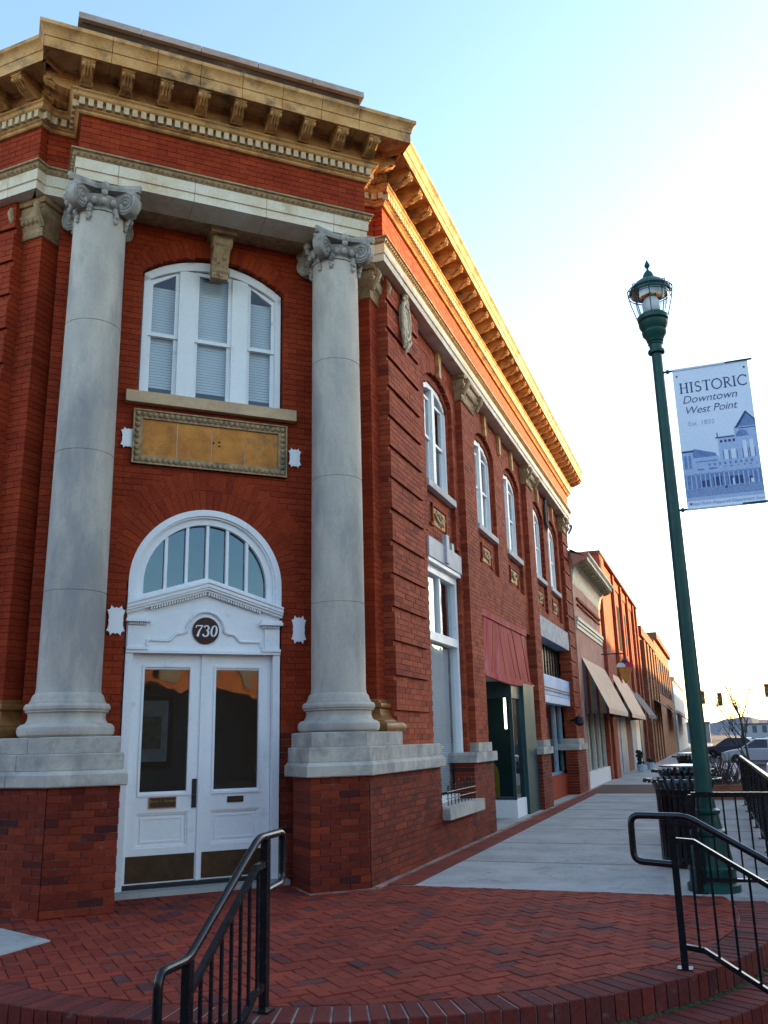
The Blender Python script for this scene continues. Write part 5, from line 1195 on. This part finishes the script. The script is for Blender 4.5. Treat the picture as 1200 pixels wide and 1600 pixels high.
# pots outside the shops
POT = mat('pale_blue_pot', (.42, .58, .72), .5)
for k, (x, y, lab) in enumerate(((-2.95, 36.5, 'pale pot with a dark shrub nearest the corner outside the far shops'), (-2.75, 38.9, 'pale blue pot standing farther along outside the far shops'))):
    p = thing('plant_pot', lab, 'plant pot', (x, y, 0), 'pots outside the shops'); MB().lathe([(.10, 0), (.14, .24), (.155, .25), (.155, .28), (.12, .28), (.11, .2)], 16, (x, y, 0)).build('pot', POT, p, smooth=40)
    mb = MB(); rnd = random.Random(k)
    for q in range(60 if k == 0 else 20): a = rnd.uniform(0, 6.28); z = .28 + rnd.random() * (.5 if k == 0 else .12); r = .12 * rnd.random(); mb.ball((x + r * math.cos(a), y + r * math.sin(a), z), .05, 6)
    mb.build('foliage', mat('dark_foliage', (.02, .03, .018), .8), p)
# ================================================================= cars, trees, signals, distance
def car(x, y, rz, label, paint):
    o = thing('parked_car', label, 'car', (x, y, GZ), 'cars parked along the street', rz); M = Matrix.Translation((x, y, GZ)) @ Matrix.Rotation(rz, 4, 'Z')
    L, W = 4.5, .88
    side = [(-2.2, .35), (-2.25, .62), (-2.15, .86), (-1.5, .95), (1.0, .93), (1.75, .84), (2.2, .70), (2.25, .45), (2.1, .28), (-2.0, .26)]
    mb = MB(); n = len(side); rings = []
    for f, s_ in ((-1, .90), (-.9, 1.0), (.9, 1.0), (1, .90)): rings.append([(x_ * (1 if abs(f) < 1 else .985), W * f, .28 + (z - .28) * s_ + .01) for x_, z in side])
    vs = [v for r in rings for v in r]; fs = [(k * n + i, k * n + (i + 1) % n, (k + 1) * n + (i + 1) % n, (k + 1) * n + i) for k in range(3) for i in range(n)] + [tuple(reversed(range(n))), tuple(range(3 * n, 4 * n))]
    put('body', MB().add(vs, fs).mesh('body', paint, 40), o, M)
    cab0 = [(-1.75, .93), (1.05, .91)]; cab1 = [(-1.05, 1.42), (.30, 1.44)]
    ring0 = [(-1.8, -.80, .92), (1.15, -.80, .90), (1.15, .80, .90), (-1.8, .80, .92)]; ring1 = [(-1.1, -.62, 1.40), (.35, -.62, 1.42), (.35, .62, 1.42), (-1.1, .62, 1.40)]
    put('windows', MB().prism(ring0, ring1).mesh('windows', SGL), o, M)
    put('car_roof', MB().prism([(a * 1.01, b * 1.02, c) for a, b, c in ring1], [(a * .96, b * .9, c + .05) for a, b, c in ring1]).mesh('car_roof', paint, 50), o, M)
    for sx in (-1, 1):
        for a, b in (((-1.8, .92), (-1.1, 1.40)), ((1.15, .90), (.35, 1.42)), ((-.35, .93), (-.35, 1.41))):
            put('pillar', MB().tube([(a[0], sx * .805, a[1]), (b[0], sx * .625, b[1])], .04, 6).mesh('pillar', paint), o, M)
    for wx in (-1.35, 1.4):
        for sy in (-1, 1):
            wm = Matrix.Translation((wx, sy * .80, .31)) @ Matrix.Rotation(math.pi / 2, 4, 'X')
            wh = put('wheel', MB().lathe([(.18, -.1), (.31, -.1), (.32, -.05), (.32, .05), (.31, .1), (.18, .1)], 18).mesh('wheel', BLACKM, 40), o, M @ wm); put('rim', MB().lathe([(.02, -.105), (.18, -.09), (.19, 0), (.18, .09), (.02, .105)], 14).mesh('rim', STEEL, 30), wh, M @ wm)
    for sy in (-1, 1):
        put('headlight', MB().ball((2.14, sy * .66, .66), .11, 8, (.7, 1.3, .7)).mesh('headlight', LAMPG), o, M); put('tail_light', MB().ball((-2.2, sy * .68, .74), .10, 8, (.5, 1.2, .9)).mesh('tail_light', mat('tail_red', (.4, .01, .01), .3)), o, M)
        put('mirror', MB().ball((.75, sy * .93, 1.0), .09, 8, (.6, 1, .7)).mesh('mirror', paint), o, M)
def paint(n, c): return mat(n, c, .22, tuple(x * .95 for x in c), bmp=0, spec=.7)
car(2.35, 57, R_(172), 'silver car parked side on beyond the long railing', paint('silver_paint', (.50, .52, .55)))
car(3.3, 66, R_(165), 'pale blue car parked behind the silver car', paint('blue_paint', (.28, .36, .46)))
car(3.75, 36, R_(176), 'white car cut off by the right edge above the railing', paint('white_car_paint', (.75, .76, .78)))
car(1.1, 74, R_(160), 'dark car nearest the lamp post, farther down the street', paint('dark_paint', (.05, .06, .10)))
car(5.6, 84, R_(140), 'small red car far down the street by the right edge', paint('red_paint', (.35, .02, .03)))
car(6.3, 62, R_(168), 'dark blue car parked farther right behind the white car', paint('navy_paint', (.05, .09, .20)))
car(4.6, 48, R_(174), 'light grey car between the white car and the silver car', paint('grey_car_paint', (.38, .42, .48)))
BARK = mat('bark', (.07, .055, .05), .9)
def tree(x, y, z0, h, seed, label, lean=(0, 0), levels=4):
    o = thing('bare_tree', label, 'tree', (x, y, z0), 'bare young street trees'); rnd = random.Random(seed); tr = MB(); br = MB()
    def grow(p, d, ln, r, lv):
        n = 4; pts = [p]; q = p
        for k in range(n): d = (d + Vector((rnd.uniform(-.1, .1), rnd.uniform(-.1, .1), rnd.uniform(-.02, .08)))).normalized(); q = q + d * ln / n; pts.append(q)
        (tr if lv == 0 else br).tube(pts, [r * (1 - .45 * k / n) for k in range(n + 1)], 6 if lv < 2 else 4)
        if lv < levels:
            for k in range(rnd.randint(3, 4) if lv else 6):
                f = rnd.uniform(.35, 1.0); b = pts[min(n, int(f * n))]; a = rnd.uniform(0, 6.28); sp = rnd.uniform(.45, .85)
                nd = (d + Vector((math.cos(a) * sp, math.sin(a) * sp, rnd.uniform(.0, .3)))).normalized(); grow(b, nd, ln * rnd.uniform(.45, .65), r * .5, lv + 1)
    grow(Vector((x, y, z0)), Vector((lean[0], lean[1], 1)).normalized(), h * .55, h * .0085, 0)
    tr.build('trunk', BARK, o); br.build('crown', BARK, o, recalc=False)
tree(.75, 27, 0, 4.2, 1, 'slender bare tree just right of the lamp post', (.02, 0), 3); tree(1.0, 24, -.2, 2.9, 4, 'small bare tree leaning right beside the guard railing', (.75, .1), 2); tree(1.6, 72, GZ, 7, 6, 'far bare tree beyond the parked cars', (0, 0), 4)
# hedge-like bare shrub in a planter by the railing
sh = thing('bare_shrub', 'low tangled bare shrub in a dark planter beside the sidewalk railing', 'shrub', (.05, 22.0, 0)); mb = MB(); rnd = random.Random(9)
for k in range(90):
    a = rnd.uniform(0, 6.28); p = Vector((.05 + rnd.uniform(-.3, .3), 22.0 + rnd.uniform(-.8, .8), .25)); q = p + Vector((math.cos(a) * .25, math.sin(a) * .25, rnd.uniform(.3, .75))); mb.tube([p, (p + q) / 2 + Vector((rnd.uniform(-.05, .05), 0, 0)), q], [.012, .009, .004], 4)
mb.build('branches', BARK, sh, recalc=False); MB().box(-.35, .45, 21.1, 22.9, 0, .30).build('planter', DKB, sh)
# traffic signals on a span wire
YEL = mat('signal_yellow', (.30, .17, .03), .6); LENS = {'r': mat('lens_red', (.25, .01, .01), .3), 'y': mat('lens_amber', (.3, .15, .01), .3), 'g': mat('lens_green', (.01, .12, .05), .3)}
for (x, z, lab) in ((-.95, 4.35, 'traffic light hanging just left of the lamp post'), (.45, 4.15, 'traffic light hanging right of the lamp post, middle of three'), (4.25, 4.75, 'traffic light hanging at the right edge of the street view')):
    o = thing('traffic_light', lab, 'traffic light', (x, 82, z), 'traffic lights on the span wire')
    MB().box(x - .20, x + .20, 81.85, 82.15, z - .55, z + .55).build('housing', YEL, o)
    for k, c in enumerate('ryg'):
        zz = z + .34 - k * .34; MB().lathe([(.02, -.02), (.13, -.02), (.13, .02)], 14).build('lens', LENS[c], o, M=Matrix.Translation((x, 81.84, zz)) @ Matrix.Rotation(math.pi / 2, 4, 'X')); MB().box(x - .24, x + .24, 81.66, 81.85, zz + .12, zz + .15).build('visor', YEL, o)
    MB().tube([(x, 82, z + .55), (x, 82, 5.75)], .02, 6).build('hanger', BLACKM, o)
sw = thing('span_wire', 'thin overhead wire carrying the traffic lights across the street', 'wire', (0, 82, 5.7)); MB().tube([(-3.2, 82, 5.9), (4, 82, 5.72), (14, 82, 5.95)], .015, 5).build('wire', BLACKM, sw)
# hills and far roofs
HILL = mat('far_hill', (.09, .10, .13), .95, (.11, .115, .14), scale=.02, fine=.2, bmp=0)
rnd = random.Random(11); mb = MB(); n = 90; top = []
for k in range(n + 1): x = -260 + 520 * k / n; top.append((x, 9 + 3.0 * math.sin(x * .021) + 1.6 * math.sin(x * .11) + rnd.uniform(-.7, .7)))
for k in range(n):
    (xa, za), (xb_, zb_) = top[k], top[k + 1]; mb.hexa([(xa, 620, -1), (xb_, 620, -1), (xb_, 900, -1), (xa, 900, -1), (xa, 700, za), (xb_, 700, zb_), (xb_, 760, zb_), (xa, 760, za)])
structure(mb.build('hills', HILL))
for k, (x, y, w2, h2, c, lab) in enumerate(((-5.5, 190, 8, 3.2, (.16, .17, .20), 'grey far building left of the lamp post at the street end'), (9.5, 230, 9, 3.0, (.30, .31, .36), 'pale low building far beyond the parked cars'), (21, 290, 9, 4.0, (.20, .13, .13), 'far brick building at the right end of the street view'))):
    o = thing('far_building', lab, 'building', (x, y, GZ), 'buildings at the end of the street'); m_ = mat('far_wall_%d' % k, c, .9)
    MB().box(x - w2 / 2, x + w2 / 2, y, y + 8, GZ, h2).build('wall', m_, o); MB().box(x - w2 / 2 - .2, x + w2 / 2 + .2, y - .2, y + 8, h2, h2 + .35).build('roof', mat('far_roof', (.10, .09, .10), .9), o)
    for q in range(4): MB().box(x - w2 / 2 + .5 + q * w2 / 4.2, x - w2 / 2 + 1.5 + q * w2 / 4.2, y - .05, y, 1.2, 2.8).build('window', SGL, o)
structure(MB().box(.64, 40, 120, 124, GZ, GZ + .12).build('kerb', CONC)); structure(MB().box(.7, 1.6, 22, 46, GZ, GZ + .06).build('grass_strip', mat('grass', (.04, .085, .02), .9, scale=20)))
# buildings over the street and over the crossing: outside the picture, they shade the walk and show in the glass
def block(name, label, x0, x1, y0, y1, h, m, face):
    o = thing(name, label, 'building', ((x0 + x1) / 2, (y0 + y1) / 2, GZ)); MB().box(x0, x1, y0, y1, GZ, h).build('wall', m, o); MB().box(x0 - .3, x1 + .3, y0 - .3, y1 + .3, h - .5, h).build('cornice', CREAMW, o)
    if face == 'x':
        for k in range(int((y1 - y0) / 3.2)):
            for z in (4.2, 8.0):
                if z + 2.2 < h: MB().box(x0 - .06, x0, y0 + .8 + k * 3.2, y0 + 2.2 + k * 3.2, z, z + 2).build('window', SGL, o)
    else:
        for k in range(int((x1 - x0) / 3.2)): MB().box(x0 + .8 + k * 3.2, x0 + 2.2 + k * 3.2, y1, y1 + .06, 4.0, 5.6).build('window', SGL, o)
        MB().box(x0, x1, y1, y1 + .5, GZ, 3.7).build('shop_front', mat('dark_reflection_band', (.022, .024, .026), 1.0, spec=.0), o)  # unseen dark band, shaped to keep the lower door reflection dark
block('brick_block', 'tall brick block across the street, out of the picture on the right', 18, 32, 14, 58, 12.9, REDB, 'x')
block('brick_block', 'lower brick block across the street, farther along and out of the picture', 18, 32, 58.2, 130, 10.0, DKB, 'x')
block('brick_block', 'brick block across the crossing behind the camera', 14, 40, -30, -10, 6.6, ORB, 'y')
block('brick_block', 'long brick block added unseen behind the camera on the left to cut sky light', -46, 4, -26, -11, 7.5, REDB, 'y')  # added out of view to cut sky light on the canted front
